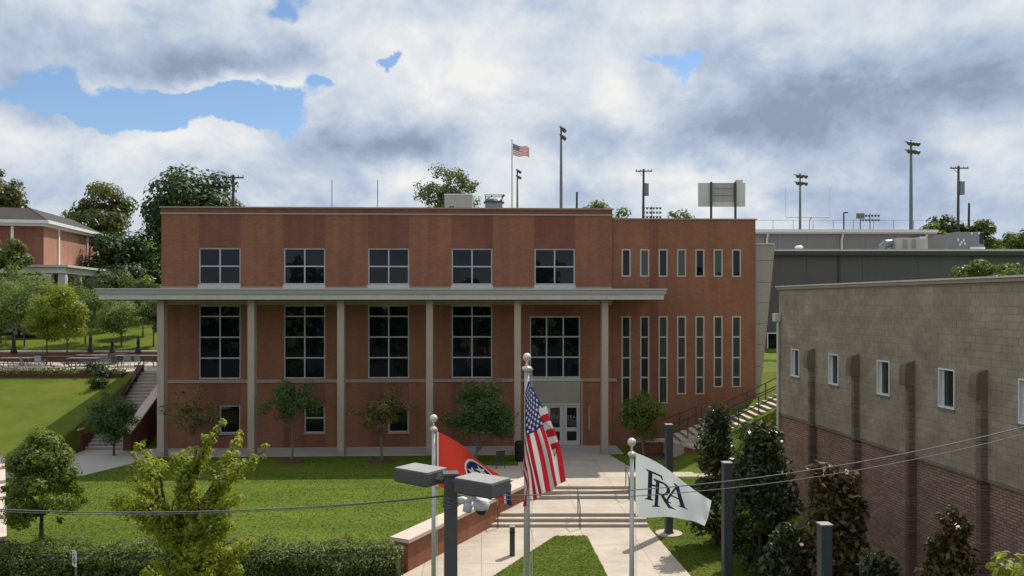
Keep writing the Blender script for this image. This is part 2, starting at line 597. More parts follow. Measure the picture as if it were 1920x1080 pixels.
# ------------------------------------------------------------------ mesh helpers
class MB:
    def __init__(s):
        s.v, s.f, s.mi = [], [], []

    def quad(s, *pts, m=0):
        b = len(s.v)
        s.v += [tuple(p) for p in pts]
        s.f.append(tuple(range(b, b + len(pts))))
        s.mi.append(m)
        return s

    def hexa(s, bot, top, m=0):
        """bottom and top rings of equal length, counter-clockwise seen from above"""
        n = len(bot)
        b = len(s.v)
        s.v += [tuple(p) for p in bot] + [tuple(p) for p in top]
        s.f.append(tuple(b + i for i in reversed(range(n))))
        s.f.append(tuple(b + n + i for i in range(n)))
        for i in range(n):
            j = (i + 1) % n
            s.f.append((b + i, b + j, b + n + j, b + n + i))
        s.mi += [m] * (n + 2)
        return s

    def box(s, x0, x1, y0, y1, z0, z1, m=0):
        r = [(x0, y0), (x1, y0), (x1, y1), (x0, y1)]
        return s.hexa([(x, y, z0) for x, y in r], [(x, y, z1) for x, y in r], m)

    def prism(s, poly, z0, z1, m=0):
        if sum(poly[i - 1][0] * poly[i][1] - poly[i][0] * poly[i - 1][1] for i in range(len(poly))) < 0:
            poly = poly[::-1]
        return s.hexa([(x, y, z0) for x, y in poly], [(x, y, z1) for x, y in poly], m)

    def tube(s, pts, radii, n=8, m=0, caps=True):
        pts = [Vector(p) for p in pts]
        if isinstance(radii, (int, float)):
            radii = [radii] * len(pts)
        rings = []
        ref = None
        for i, p in enumerate(pts):
            d = (pts[min(i + 1, len(pts) - 1)] - pts[max(i - 1, 0)])
            if d.length < 1e-9:
                d = Vector((0, 0, 1))
            d.normalize()
            if ref is None:
                ref = Vector((1, 0, 0)) if abs(d.x) < .9 else Vector((0, 1, 0))
            a = (ref - d * ref.dot(d))
            if a.length < 1e-6:
                a = d.orthogonal()
            a.normalize()
            ref = a
            c = d.cross(a)
            b = len(s.v)
            s.v += [tuple(p + (a * math.cos(2 * math.pi * k / n) + c * math.sin(2 * math.pi * k / n)) * radii[i]) for k in range(n)]
            rings.append(b)
        for i in range(len(rings) - 1):
            p, q = rings[i], rings[i + 1]
            for k in range(n):
                j = (k + 1) % n
                s.f.append((p + k, p + j, q + j, q + k))
                s.mi.append(m)
        if caps:
            s.f.append(tuple(rings[0] + k for k in reversed(range(n))))
            s.f.append(tuple(rings[-1] + k for k in range(n)))
            s.mi += [m, m]
        return s

    def bar(s, p, q, w, h=None, m=0):
        """square bar between two points"""
        return s.tube([p, q], w * .7071, 4, m)

    def sphere(s, c, r, n=12, k=8, m=0, sq=1.0):
        pts = [(c[0], c[1], c[2] - r * sq * math.cos(math.pi * i / k)) for i in range(k + 1)]
        rad = [max(r * math.sin(math.pi * i / k), r * .02) for i in range(k + 1)]
        return s.tube(pts, rad, n, m)

    def mesh(s, name, mats):
        me = bpy.data.meshes.new(name)
        me.from_pydata(s.v, [], s.f)
        for mt in (mats if isinstance(mats, (list, tuple)) else [mats]):
            me.materials.append(mt)
        if any(s.mi):
            me.polygons.foreach_set("material_index", s.mi)
        me.validate()
        me.update()
        return me

    def build(s, name, mats, parent=None, smooth=False, loc=None, rotz=0, bevel=0):
        me = s.mesh(name, mats)
        if smooth:
            me.polygons.foreach_set("use_smooth", [True] * len(me.polygons))
        return link(name, me, parent, loc, rotz, bevel)


def link(name, me, parent=None, loc=None, rotz=0, bevel=0):
    o = bpy.data.objects.new(name, me)
    COL.objects.link(o)
    if parent is not None:
        o.parent = parent
    if loc is not None:
        o.location = loc
    o.rotation_euler.z = rotz
    if bevel:
        md = o.modifiers.new("bevel", 'BEVEL')
        md.width = bevel
        md.segments = 2
        md.limit_method = 'ANGLE'
    return o


def tag(o, label=None, cat=None, group=None, kind=None):
    if label:
        o["label"] = label
    if cat:
        o["category"] = cat
    if group:
        o["group"] = group
    if kind:
        o["kind"] = kind
    return o


def thing(name, loc, label, cat, group=None, rotz=0):
    o = bpy.data.objects.new(name, None)
    COL.objects.link(o)
    o.location = loc
    o.rotation_euler.z = rotz
    o.empty_display_size = .2
    return tag(o, label, cat, group)


def copy_tree(o, parent=None):
    c = o.copy()
    COL.objects.link(c)
    if parent is not None:
        c.parent = parent
    for ch in [x for x in COL.objects if x.parent == o]:
        copy_tree(ch, c)
    return c


def at(px, py, Y):
    """point seen at a pixel of the photograph (1920 wide) that stands Y metres away"""
    return Vector(((px - 960) / 1493 * Y, Y, EYE - (py - 566) / 1493 * Y))


def sstep(a, b, x):
    t = np.clip((x - a) / (b - a), 0, 1)
    return t * t * (3 - 2 * t)


# ------------------------------------------------------------------ ground
def ground_z(x, y):
    x = np.asarray(x, float)
    y = np.asarray(y, float)
    z = np.where(x < 5.25, -.77 + .75 * sstep(34.9, 36.2, y), -.77 + .75 * sstep(31.2, 36.4, y))
    z = z - .35 * sstep(17, 8, y)
    z = z + np.clip((x - 8.2) * .5, 0, 3.3) * sstep(36.3, 40.8, y)
    left = 3.6 * np.clip((y - 38.2) / 11.1, 0, 1) * np.where(x < -23.1, 1, 0)
    back = 3.6 * np.clip((y - 45.0) / 4.5, 0, 1)
    lb = np.maximum(left, back)
    z = np.where(lb > 0, np.maximum(z, lb), z)
    hill_l = np.interp(y, [58.1, 85, 110, 118, 5000], [4.35, 8.4, 11.3, 17.3, 17.3])
    hill_r = np.interp(y, [49, 80, 100, 118, 5000], [3.7, 4.0, 11.5, 17.3, 17.3])
    k = sstep(-10, 15, x)
    hill = hill_l * (1 - k) + hill_r * k
    z = np.where(y > 58.1, np.maximum(z, hill), z)
    return z


def gz(x, y):
    return float(ground_z(x, y))


def build_ground():
    xs = np.unique(np.concatenate([np.linspace(-3000, -90, 14), np.arange(-90, -42, 4.0), np.arange(-42, 26, .6), [-23.12, -23.08, 5.24, 5.26], np.arange(26, 90, 4.0), np.linspace(90, 3000, 14)]))
    ys = np.unique(np.concatenate([np.linspace(-3000, -60, 12), np.arange(-60, 16, 6.0), np.arange(16, 62, .6), [58.08, 58.12], np.arange(62, 125, 3.0), np.linspace(128, 4500, 16)]))
    X, Y = np.meshgrid(xs, ys)
    Z = ground_z(X, Y)
    rng = np.random.default_rng(2)
    Z = Z + np.where((Y > 36) & (X > 9), .03, .0) * rng.normal(size=Z.shape)
    nx, ny = len(xs), len(ys)
    V = np.stack([X, Y, Z], -1).reshape(-1, 3)
    i = np.arange(nx * ny).reshape(ny, nx)
    F = np.stack([i[:-1, :-1], i[:-1, 1:], i[1:, 1:], i[1:, :-1]], -1).reshape(-1, 4)
    me = bpy.data.meshes.new("ground")
    me.from_pydata(V.tolist(), [], F.tolist())
    me.materials.append(M['grass_hill'])
    me.polygons.foreach_set("use_smooth", [True] * len(me.polygons))
    return tag(link("ground", me), kind="structure")


build_ground()


def slab(name, poly, z0, z1, mat, kind="structure", bevel=0):
    return tag(MB().prism(poly, z0, z1).build(name, M[mat], bevel=bevel), kind=kind)


# seat wall line: right-hand face from WA (street end) to WB (plaza end)
WA, WB = Vector((-3.37, 25.8)), Vector((1.08, 34.7))
wd = (WB - WA).normalized()
wn = Vector((-wd.y, wd.x))          # towards the lawn
WT = .55


def wp(t, off):
    p = WA + wd * t + wn * off
    return (p.x, p.y)


WLEN = (WB - WA).length
slab("lawn", [(-17.2, 25.2), wp(-.3, WT), wp(WLEN, WT), (.35, 35.2), (-1.9, 37.5), (-1.9, 38.9), (.25, 38.9), (.28, 41.35), (-18.2, 40.75),
              (-19.75, 36.35), (-24.2, 35.6), (-17.2, 25.2)][:-1], -1.1, .03, 'grass')
slab("lawn", [(5.72, 38.95), (9.4, 38.95), (9.4, 41.55), (5.2, 41.6)], -.5, .03, 'grass')
slab("plaza", [(.3, 44.3), (5.0, 44.45), (5.12, 41.55), (5.65, 38.9), (6.1, 37.45), (13.6, 37.45), (13.6, 36.45), (5.3, 36.45), (5.1, 34.55), wp(WLEN - .02, .12),
               (.33, 35.25), (-1.87, 37.55), (-1.87, 38.87), (.3, 38.87)], -.6, .004, 'concrete')
slab("pavement", [(-22.95, 42.82), (-20.85, 42.9), (-18.6, 43.3), (-18.15, 40.8), (-19.7, 36.4), (-24.2, 35.7), (-24.4, 36.9), (-21.3, 37.6), (-22.6, 39.6)], -.5, .05, 'concrete_grey')
slab("landing", [wp(6.815, -.02), (5.24, 31.893), (5.12, 34.2), wp(9.3, -.02)], -1.2, -.379, 'concrete')
slab("path", [wp(5.72, -.01), (5.28, 31.2), (5.30, 30.85), (6.2, 18.6), (3.3, 18.6), (3.05, 25.4), (2.80, 29.76), (1.60, 29.76), (-.6, 25.4), (-3.9, 18.6), (-7.0, 18.6), wp(0, -.01)], -1.3, -.742, 'concrete')
slab("lawn", [(1.62, 29.72), (2.78, 29.72), (3.03, 25.4), (3.28, 18.6), (-3.85, 18.6), (-.57, 25.4)], -1.3, -.725, 'grass')
slab("road", [(-120, -52), (120, -52), (120, 12), (-120, 12)], -1.4, -1.07, 'asphalt')  # unseen part stretched out so lower panes reflect dark asphalt
slab("terrace", [(-60, 49.55), (-23.9, 49.55), (-19.3, 49.75), (-19.3, 57.9), (-60, 57.9)], 2.6, 3.66, 'concrete')

# ------------------------------------------------------------------ main brick building
BYAW = R(2.2)
BB = thing("brick_building", (-19.1, 43.4, 0), "wide three storey red brick school building with long pale canopy on tall columns", "building", rotz=BYAW)


def wall_open(mb, x0, x1, z0, z1, ops, depth, mf, y=0.0, extra=()):
    xs = sorted({x0, x1, *extra, *[v for o in ops for v in (o[0], o[1])]})
    zs = sorted({z0, z1, *[v for o in ops for v in (o[2], o[3])]})
    for a, b in zip(xs, xs[1:]):
        for c, d in zip(zs, zs[1:]):
            cx, cz = (a + b) / 2, (c + d) / 2
            if any(o[0] < cx < o[1] and o[2] < cz < o[3] for o in ops):
                continue
            mb.quad((a, y, c), (b, y, c), (b, y, d), (a, y, d), m=mf(cx, cz))
    for o in ops:
        a, b, c, d = o[:4]
        k = mf((a + b) / 2, (c + d) / 2)
        mb.quad((a, y, c), (a, y + depth, c), (a, y + depth, d), (a, y, d), m=k)
        mb.quad((b, y, c), (b, y, d), (b, y + depth, d), (b, y + depth, c), m=k)
        mb.quad((a, y, c), (b, y, c), (b, y + depth, c), (a, y + depth, c), m=k)
        mb.quad((a, y, d), (a, y + depth, d), (b, y + depth, d), (b, y, d), m=k)
        mb.quad((a, y + depth, c), (b, y + depth, c), (b, y + depth, d), (a, y + depth, d), m=k)


PANES = {}
wr = random.Random(9)


def window(parent, x0, x1, z0, z1, xs=(), zs=(), fr=.072, y0=.05, dep=.10, mat='frame', glass='glass', sill=None, mul=None):
    mul = mul or .072
    mb = MB()
    mb.box(x0, x0 + fr, y0, y0 + dep, z0, z1)
    mb.box(x1 - fr, x1, y0, y0 + dep, z0, z1)
    mb.box(x0 + fr, x1 - fr, y0, y0 + dep, z0, z0 + fr)
    mb.box(x0 + fr, x1 - fr, y0, y0 + dep, z1 - fr, z1)
    xe = [x0 + fr] + [x for x in xs] + [x1 - fr]
    ze = [z0 + fr] + [z for z in zs] + [z1 - fr]
    for x in xs:
        mb.box(x - mul / 2, x + mul / 2, y0 + .01, y0 + dep - .01, z0 + fr, z1 - fr)
    for z in zs:
        for i in range(len(xe) - 1):
            mb.box(xe[i] + (mul / 2 if i else 0), xe[i + 1] - (mul / 2 if i < len(xe) - 2 else 0), y0 + .012, y0 + dep - .012, z - mul / 2, z + mul / 2)
    w = mb.build("window", M[mat], parent)
    for i in range(len(xe) - 1):
        for j in range(len(ze) - 1):
            a, b, c, d = xe[i], xe[i + 1], ze[j], ze[j + 1]
            key = (round(b - a, 3), round(d - c, 3), glass)
            if key not in PANES:
                hx, hz = (b - a) / 2 + .004, (d - c) / 2 + .004
                PANES[key] = MB().box(-hx, hx, -.008, .008, -hz, hz).mesh("pane", M[glass])
            p = link("pane", PANES[key], w, ((a + b) / 2, y0 + dep * .55, (c + d) / 2))
            p.rotation_euler = (R(wr.gauss(0, .25)), 0, R(wr.gauss(0, .3)))
    if sill:
        MB().box(x0 - .06, x1 + .06, -.05, y0 + .02, z0 - sill, z0 - .004).build("sill", M['stone_trim'], w)
    return w


P5 = [2.0 + 4.59 * i for i in range(5)]
ops = []
wins = []
for i, x in enumerate(P5):
    wins.append((x, x + 2.26, 8.95, 10.95, [x + 1.13], [9.95]))
    if i < 4:
        wins.append((x, x + 2.26, 3.78, 7.82, [x + 1.13], [4.92, 6.06, 7.2]))
        wins.append((x + 1.12, x + 2.24, .80, 2.34, [], [1.62] if i in (1,) else []))
EX0, EX1 = 20.10, 22.91
wins.append((EX0, EX1, 3.78, 7.20, [EX0 + .94, EX0 + 1.87], [4.92, 6.06]))
ops = [(w[0], w[1], w[2], w[3]) for w in wins] + [(EX0, EX1, .0, 2.26)]
edges = [0.0]
for x in P5:
    edges += [x, x + 2.27]
edges.append(24.68)


def strip_mat(x, z):
    if EX0 < x < EX1 and z < 3.78:
        return 2
    for a in P5:
        if a <= x <= a + 2.27:
            return 1
    return 0


mb = MB()
wall_open(mb, 0, 24.68, 0, 12.78, ops, .16, strip_mat, extra=edges)
D = 26.0
mb.quad((0, 0, 0), (0, 0, 12.78), (0, D, 12.78), (0, D, 0), m=1)
mb.quad((24.68, 0, 12.0), (24.68, D, 12.0), (24.68, D, 13.0), (24.68, 0, 13.0), m=1)
mb.quad((0, D, 0), (0, D, 13), (24.68, D, 13), (24.68, D, 0), m=1)
mb.quad((0, .3, 12.9), (24.68, .3, 12.9), (24.68, D, 12.9), (0, D, 12.9), m=3)
mb.build("wall", [M['brick_a'], M['brick_b'], M['limestone'], M['roof_flat']], BB)
# parapet: stone string, brick cornice band, metal coping
MB().box(-.05, 24.73, -.05, .28, 12.78, 12.87).build("string_course", M['stone_trim'], BB)
MB().box(-.02, 24.70, -.02, .28, 12.872, 13.12).build("cornice", M['brick_b'], BB)
MB().box(-.09, 24.77, -.09, .36, 13.122, 13.20).build("coping", M['coping_metal'], BB)
for w in wins:
    window(BB, *w, sill=.07 if w[3] < 3 else None)
# grey stone under-sill panels of the upper row and the stone belt between them
bx = [0.0] + [v for x in P5 for v in (x - .02, x + 2.28)] + [24.68]
for i in range(0, len(bx), 2):
    MB().box(bx[i], bx[i + 1] - .004, -.06, -.003, 8.70, 8.84).build("belt_course", M['stone_trim'], BB)
for x in P5:
    MB().box(x - .02, x + 2.28, -.08, -.003, 8.68, 8.945).build("sill", M['canopy'], BB)
# belt under the tall windows and the lintel band under the canopy
for a, b in [(0.0, EX0 - .05), (EX1 + .05, 24.95)]:
    MB().box(a, b, -.07, -.003, 3.57, 3.75).build("belt_course", M['stone_trim'], BB)
MB().box(0.0, 24.68, -.12, -.003, 7.84, 8.10).build("lintel", M['column'], BB)
MB().box(EX0 - .06, EX1 + .06, -.05, -.003, 3.60, 3.77).build("sill", M['frame'], BB)
for x in (EX0 - .14, EX1 + .05):
    MB().box(x, x + .09, -.035, -.003, 0, 3.58).build("pilaster_strip", M['limestone'], BB)
MB().box(EX0, EX1, -.02, .10, 2.26, 2.36).build("door_head", M['frame'], BB)


# three glazed door leaves
def fra_mesh(size):
    cu = bpy.data.curves.new("lettering", 'FONT')
    cu.body = "FRA"
    cu.size = size
    cu.align_x = 'CENTER'
    cu.extrude = .002
    o = bpy.data.objects.new("tmp", cu)
    COL.objects.link(o)
    me = bpy.data.meshes.new_from_object(o.evaluated_get(bpy.context.evaluated_depsgraph_get()))
    bpy.data.objects.remove(o)
    me.name = "lettering"
    me.materials.clear()
    me.materials.append(M['etch'])
    return me


FRA = fra_mesh(.27)
for i in range(3):
    a = EX0 + .006 + i * .936
    b = a + .925
    mb = MB()
    for u, v in ((a, a + .19), (b - .19, b)):
        mb.box(u, v, .04, .12, .02, 2.255)
    for u, v in ((.02, .28), (.80, 1.02), (2.12, 2.255)):
        mb.box(a + .19, b - .19, .045, .115, u, v)
    d = mb.build("door", M['frame'], BB)
    for u, v in ((.28, .80), (1.02, 2.12)):
        MB().box(a + .186, b - .186, .075, .09, u - .004, v + .004).build("pane", M['glass'], d)
    t = link("lettering", FRA, d, ((a + b) / 2, .07, 1.50))
    t.rotation_euler = (R(90), 0, 0)
    hx = b - .16 if i % 2 == 0 else a + .16
    MB().tube([(hx, .0, .78), (hx, -.03, .85), (hx, -.03, 1.25), (hx, .0, 1.32)], .015, 6).build("handle", M['alu'], d)
MB().box(23.36, 23.46, -.09, -.002, .88, 2.24).build("wall_light", M['stone_trim'], BB)

# apron, columns, canopy
tag(MB().prism([(-.0, 0), (24.9, 0), (24.9, -2.42), (0.4, -2.42)], -.3, .012).build("apron", M['concrete_grey'], None, loc=(-19.1, 43.4, 0), rotz=BYAW), kind="structure")
for i in range(6):
    x = .95 + 4.59 * i
    c = MB().box(x - .17, x + .17, -2.55, -2.05, 0, 8.11).build("column", M['column'], BB)
    MB().box(x - .19, x + .19, -2.57, -2.03, .012, .30).build("plinth", M['limestone'], c)
cx_ = [-1.85] + [.95 + 4.59 * i for i in range(6)] + [26.87]
for a, b in zip(cx_, cx_[1:]):
    MB().box(a + .006, b - .006, -3.2, -.13, 8.115, 8.40).build("canopy_fascia", M['canopy'], BB)
MB().box(-1.78, 26.80, -3.12, -.15, 8.075, 8.112).build("soffit", M['soffit'], BB)  # board added under the canopy so less ground light bounces up
MB().box(-1.95, 26.97, -3.28, -.125, 8.402, 8.62).build("canopy_edge", M['canopy_grey'], BB)
MB().box(-2.0, 27.02, -3.33, -.12, 8.622, 8.68).build("canopy_top", M['canopy'], BB)

# wing with narrow windows
WX0, WX1, WZ = 24.68, 32.82, 12.60
nx = [25.24, 26.28, 27.32, 28.36, 29.40, 30.43, 31.47]
low = [1.32, 1.55, 2.31, 2.81, 2.81, 3.2, 3.2]
nw = []
for x, lz in zip(nx, low):
    nw.append((x, x + .52, 9.40, 10.95, [], []))
    nw.append((x, x + .52, lz, 7.20, [], [z for z in (3.77, 4.87, 6.03) if z > lz + .3]))
mb = MB()
WY = .12
wall_open(mb, WX0, WX1, 0, WZ, [(w[0], w[1], w[2], w[3]) for w in nw], .16, lambda x, z: 1 if (26.9 < x < 27.2 or x < 24.9) else 0, y=WY)
mb.quad((WX1, WY, 0), (WX1, D, 0), (WX1, D, WZ), (WX1, WY, WZ), m=1)
mb.quad((WX0, .4, WZ - .3), (WX1, .4, WZ - .3), (WX1, D, WZ - .3), (WX0, D, WZ - .3), m=2)
mb.build("wall", [M['brick_a'], M['brick_b'], M['roof_flat']], BB)
MB().box(WX0 + .1, WX1 + .06, WY - .06, WY + .3, WZ, WZ + .07).build("coping", M['coping_metal'], BB)
for i, w in enumerate(nw):
    window(BB, *w, fr=.075, mul=.08, y0=WY - .02, dep=.11, glass='glass' if i % 4 == 0 else 'glass_green', mat='stone_frame')
# tapered pale end panel in seven slabs
pz = [3.2, 4.35, 5.58, 6.77, 7.94, 9.11, 10.33, 11.23]
for a, b in zip(pz, pz[1:]):
    xa = 33.20 + (a - 3.2) / 8.03 * .80
    xb = 33.20 + (b - 3.2) / 8.03 * .80
    g = .012
    MB().hexa([(32.84, .3, a + g), (xa, .3, a + g), (xa, 4, a + g), (32.84, 4, a + g)], [(32.84, .3, b - g), (xb, .3, b - g), (xb, 4, b - g), (32.84, 4, b - g)]).build("panel", M['limestone'], BB)
MB().box(32.84, 33.98, .24, 4.05, 11.232, 11.31).build("coping", M['canopy'], BB)
MB().box(32.84, 33.15, .36, 3.9, 2.0, 11.2).build("panel_backing", M['concrete_grey'], BB)

# rooftop machines
h = thing("rooftop_unit", (at(861, 388, 56).x, 56, 12.9), "pale box shaped air handling unit on the brick roof before the sparse tree", "hvac unit")
MB().box(-.95, .95, -1, 1, .3, 2.45).build("casing", M['hvac'], h, bevel=.03)
MB().box(-.98, .98, -1.03, 1.03, 2.452, 2.56).build("lid", M['offwhite'], h)
for x in (-.6, -.42):
    MB().box(x, x + .12, -1.04, -1.003, 1.0, 1.7).build("louvre", M['metal_dark'], h)
MB().box(-.95, .95, -.9, .9, 0, .297).build("kerb", M['galv'], h)
h = thing("rooftop_fan", (at(926, 388, 56).x, 56, 12.9), "dark exhaust fan with wire guard frame on the brick roof", "hvac unit")
MB().box(-.6, .6, -.6, .6, 0, 2.0).build("kerb", M['galv'], h)
MB().tube([(0, 0, 2.0), (0, 0, 2.12), (0, 0, 2.3)], [.72, .74, .5], 12).build("fan_base", M['metal_dark'], h)
mb = MB()
for x in (-.55, .55):
    for y in (-.5, .5):
        mb.tube([(x * 1.0, y, 2.1), (x * 1.1, y, 2.55)], .03, 4)
    mb.tube([(x * 1.1, -.5, 2.55), (x * 1.1, .5, 2.55)], .03, 4)
for y in (-.5, .5):
    mb.tube([(-.6, y, 2.55), (.6, y, 2.55)], .03, 4)
mb.tube([(-.55, -.5, 2.2), (-.1, -.5, 2.5)], .03, 4)
mb.tube([(.6, -.2, 2.45), (.75, -.2, 2.6)], .08, 6)
mb.build("guard_frame", M['metal_grey'], h)

# ------------------------------------------------------------------ block and brick hall with the pilasters
GA = math.atan2(-.9952, .0975)
GB = thing("block_hall", (11.4, 34.0, -.8), "long tan concrete block hall over dark brick base with five pilasters", "building", rotz=GA)
G0 = .8                       # local z of world z = 0
BAND, FRZ, TOP = 3.28 + G0, 8.02 + G0, 8.52 + G0
GLEN = 24.0


def gt(px):                   # distance along the wall of a photograph column
    return (34 - 14.71 / ((px - 960) / 1493 + .098)) / .9952


GW = [gt(p) for p in (1483, 1553, 1644, 1759, 1909)]
gops = [(t, t + .72, 4.94 + G0, 6.08 + G0) for t in GW]
mb = MB()
wall_open(mb, 0, GLEN, BAND, TOP, gops, .19, lambda x, z: 0, y=.012)
wall_open(mb, 0, GLEN, -.6, BAND, [], .1, lambda x, z: 1, y=.072)
mb.quad((0, .012, -.6), (0, .012, TOP), (0, 14, TOP), (0, 14, -.6), m=0)
mb.quad((0, .02, TOP - .2), (GLEN, .02, TOP - .2), (GLEN, 16, TOP - .2), (0, 16, TOP - .2), m=2)
mb.quad((GLEN, .012, -.6), (GLEN, 14, -.6), (GLEN, 14, TOP), (GLEN, .012, TOP), m=0)
mb.quad((0, .012, BAND), (GLEN, .012, BAND), (GLEN, .072, BAND), (0, .072, BAND), m=0)
mb.build("wall", [M['block_bed'], M['mortar'], M['roof_flat']], GB)
BW, BH, JT = .40, .20, .009
blk_mesh = {}


def blk(l):
    k = round(l, 3)
    if k not in blk_mesh:
        b = .006
        h_ = BH - JT
        blk_mesh[k] = MB().hexa([(0, .03, 0), (0, 0.004, 0), (b, 0, b), (l - b, 0, b), (l, .004, 0), (l, .03, 0)][::-1] if 0 else [(0, 0, 0), (l, 0, 0), (l, .03, 0), (0, .03, 0)],
                                [(0, 0, h_), (l, 0, h_), (l, .03, h_), (0, .03, h_)]).mesh("block", M['block'])
    return blk_mesh[k]


cells = []
r = 0
z = BAND
while z + BH <= TOP + .01:
    x = -(BW / 2) * (r % 2)
    while x < GLEN - .01:
        spans = [(max(x, 0), min(x + BW, GLEN))]
        for o in gops:
            if z + BH > o[2] + .01 and z < o[3] - .01:
                ns = []
                for a, b in spans:
                    if b <= o[0] or a >= o[1]:
                        ns.append((a, b))
                    else:
                        if a < o[0]:
                            ns.append((a, o[0]))
                        if b > o[1]:
                            ns.append((o[1], b))
                spans = ns
        for a, b in spans:
            if b - a > .05:
                cells.append((a, b - a - JT, z))
        x += BW
    z += BH
    r += 1
    if abs(z - FRZ) < BH / 2:
        z = FRZ + .03
vis = [c for c in cells if c[0] < 15.2]
vis.sort(key=lambda c: -c[0])
pick = set(id(c) for c in vis[:300])
mb = MB()
br_ = random.Random(3)
for c in cells:
    dy = br_.uniform(-.003, .003)
    if id(c) in pick:
        link("block", blk(c[1]), GB, (c[0], dy, c[2] + JT / 2))
    else:
        mb.box(c[0], c[0] + c[1], dy, .03, c[2] + JT / 2, c[2] + BH - JT / 2)
tag(mb.build("block_course", M['block'], GB), kind="stuff")
# brick base, every brick with its joint
mb = MB()
z = -.1
r = 0
HB, LB, J = .084, .25, .019
while z + HB < BAND - .01:
    x = -(LB / 2) * (r % 2)
    while x < 19.5:
        a, b = max(x, 0), x + LB - J
        if b > a + .02:
            dy = .06 + br_.uniform(-.004, .004)
            bb = len(mb.v)
            z1 = z + HB - J
            mb.v += [(a, dy, z), (b, dy, z), (b, dy, z1), (a, dy, z1), (a, .085, z), (b, .085, z), (b, .085, z1), (a, .085, z1)]
            mb.f += [(bb, bb + 1, bb + 2, bb + 3), (bb + 3, bb + 2, bb + 6, bb + 7), (bb, bb + 4, bb + 5, bb + 1), (bb, bb + 3, bb + 7, bb + 4), (bb + 1, bb + 5, bb + 6, bb + 2)]
            mb.mi += [0] * 5
        x += LB
    z += HB
    r += 1
tag(mb.build("brick", M['brick_piece'], GB), kind="stuff")
# ledge course over the brick, its shadow line put into the dark colour
MB().box(0, GLEN, -.028, .058, BAND - .075, BAND - .004).build("ledge", M['block_dark'], GB)
# pilasters with a chamfered head; block above, brick below
for px in (1527, 1610, 1714, 1850, 2060):
    t = gt(px)
    mb = MB()
    z = BAND
    while z < 5.40 + G0:
        z1 = min(z + BH, 5.42 + G0)
        mb.box(t - .18, t, -.205, -.006, z + .005, z1 - .005)
        z += BH
    mb.box(t - .30, t + .01, -.335, -.006, 5.425 + G0, 5.80 + G0)
    q0, q1 = 5.803 + G0, 6.2 + G0
    mb.hexa([(t - .30, -.335, q0), (t + .01, -.335, q0), (t + .01, -.006, q0), (t - .30, -.006, q0)], [(t - .30, -.30, q1 - .16), (t + .01, -.30, q1 - .10), (t + .01, -.006, q1), (t - .30, -.006, q1 - .04)])
    p = mb.build("pilaster", M['block_dark'], GB)
    mb = MB()
    z = -.1
    while z + HB < BAND - .08:
        for a in ((t - .18, t - .02) if int(z / HB) % 2 else (t - .18, t - .10, t - .02)):
            pass
        mb.box(t - .18, t, -.20, .058, z, z + HB - J)
        z += HB
    mb.build("brick", M['brick_piece_dark'], p)
    MB().box(t - .172, t - .008, -.192, .05, -.1, BAND - .09).build("bed", M['mortar'], p)
# recessed windows with white linings
for o in gops:
    a, b, c, d = o
    mb = MB()
    mb.box(a, a + .035, -.03, .17, c, d)
    mb.box(b - .035, b, -.03, .17, c, d)
    mb.box(a + .035, b - .035, -.03, .17, c, c + .05)
    mb.box(a + .035, b - .035, -.03, .17, d - .045, d)
    w = mb.build("window", M['white'], GB)
    MB().box(a + .03, b - .03, .12, .135, c + .045, d - .04).build("pane", M['glass_green'], w)
    MB().box(a + .035, a + .085, .09, .118, c + .05, d - .045).build("frame", M['white'], w)
    MB().box(b - .085, b - .035, .09, .118, c + .05, d - .045).build("frame", M['white'], w)
    MB().box(a - .02, b + .02, -.045, -.032, c - .07, c - .004).build("sill", M['block_dark'], w)  # dark strip below the window, its shadow put into the colour
MB().box(-.08, GLEN, -.09, .3, TOP, TOP + .10).build("fascia", M['stone_trim'], GB)
MB().box(-.12, GLEN, -.13, .35, TOP + .102, TOP + .155).build("roof_edge", M['offwhite'], GB)
MB().box(14.2, GLEN, -.02, 5, TOP + .16, TOP + .36).build("parapet", M['canopy_grey'], GB)
mb = MB()
mb.tube([(.10, -.10, -.3), (.10, -.10, 7.15 + G0)], .055, 8)
mb.build("downspout", M['offwhite'], GB)
MB().box(-.12, .22, -.26, -.02, 7.16 + G0, 7.5 + G0).build("conductor_head", M['offwhite'], GB, bevel=.02)

# ------------------------------------------------------------------ grey metal sheds up the slope
S1 = thing("grey_shed", (0, 70, 0), "long dark grey metal building with pale roof edge behind the tan hall", "building")
x = 21.0
i = 0
while x < 62:
    w_ = 4.9
    MB().box(x, x + w_ - .02, 0, .3, 3.2, 12.05).build("panel", M['metal_wall'], S1)
    x += w_
mb = MB()
mb.box(21, 62, .31, 10, 3.2, 12.0)
mb.build("wall", M['metal_wall'], S1)
MB().box(20.7, 62.3, -.45, 10.2, 12.06, 12.42).build("roof_edge", M['metal_dark'], S1)
MB().box(20.6, 62.4, -.55, 10.3, 12.422, 12.60).build("roof", M['offwhite'], S1)
for px in (1571, 1823):
    X = (px - 960) / 1493 * 70
    MB().box(X, X + .16, -.12, -.003, 3.2, 12.05).build("downspout", M['metal_dark'], S1)
for zz in (3.55, 5.02):
    pass
w = MB().box(22.4, 23.6, -.06, -.003, 3.7, 5.3).build("window", M['white'], S1)
MB().box(22.5, 23.5, -.08, -.062, 3.78, 5.2).build("pane", M['glass'], w)
w = MB().box(22.4, 23.6, -.06, -.003, 1.9, 3.4).build("window", M['white'], S1)
MB().box(22.5, 23.5, -.08, -.062, 2.0, 3.3).build("pane", M['glass'], w)
S2 = thing("upper_shed", (0, 81, 0), "mid grey metal building with overhanging pale roof stepped back above the dark shed", "building")
x = 24.0
while x < 42.2:
    MB().box(x, x + 2.98, 0, .25, 9, 14.85).build("panel", M['metal_wall_light'], S2)
    x += 3.0
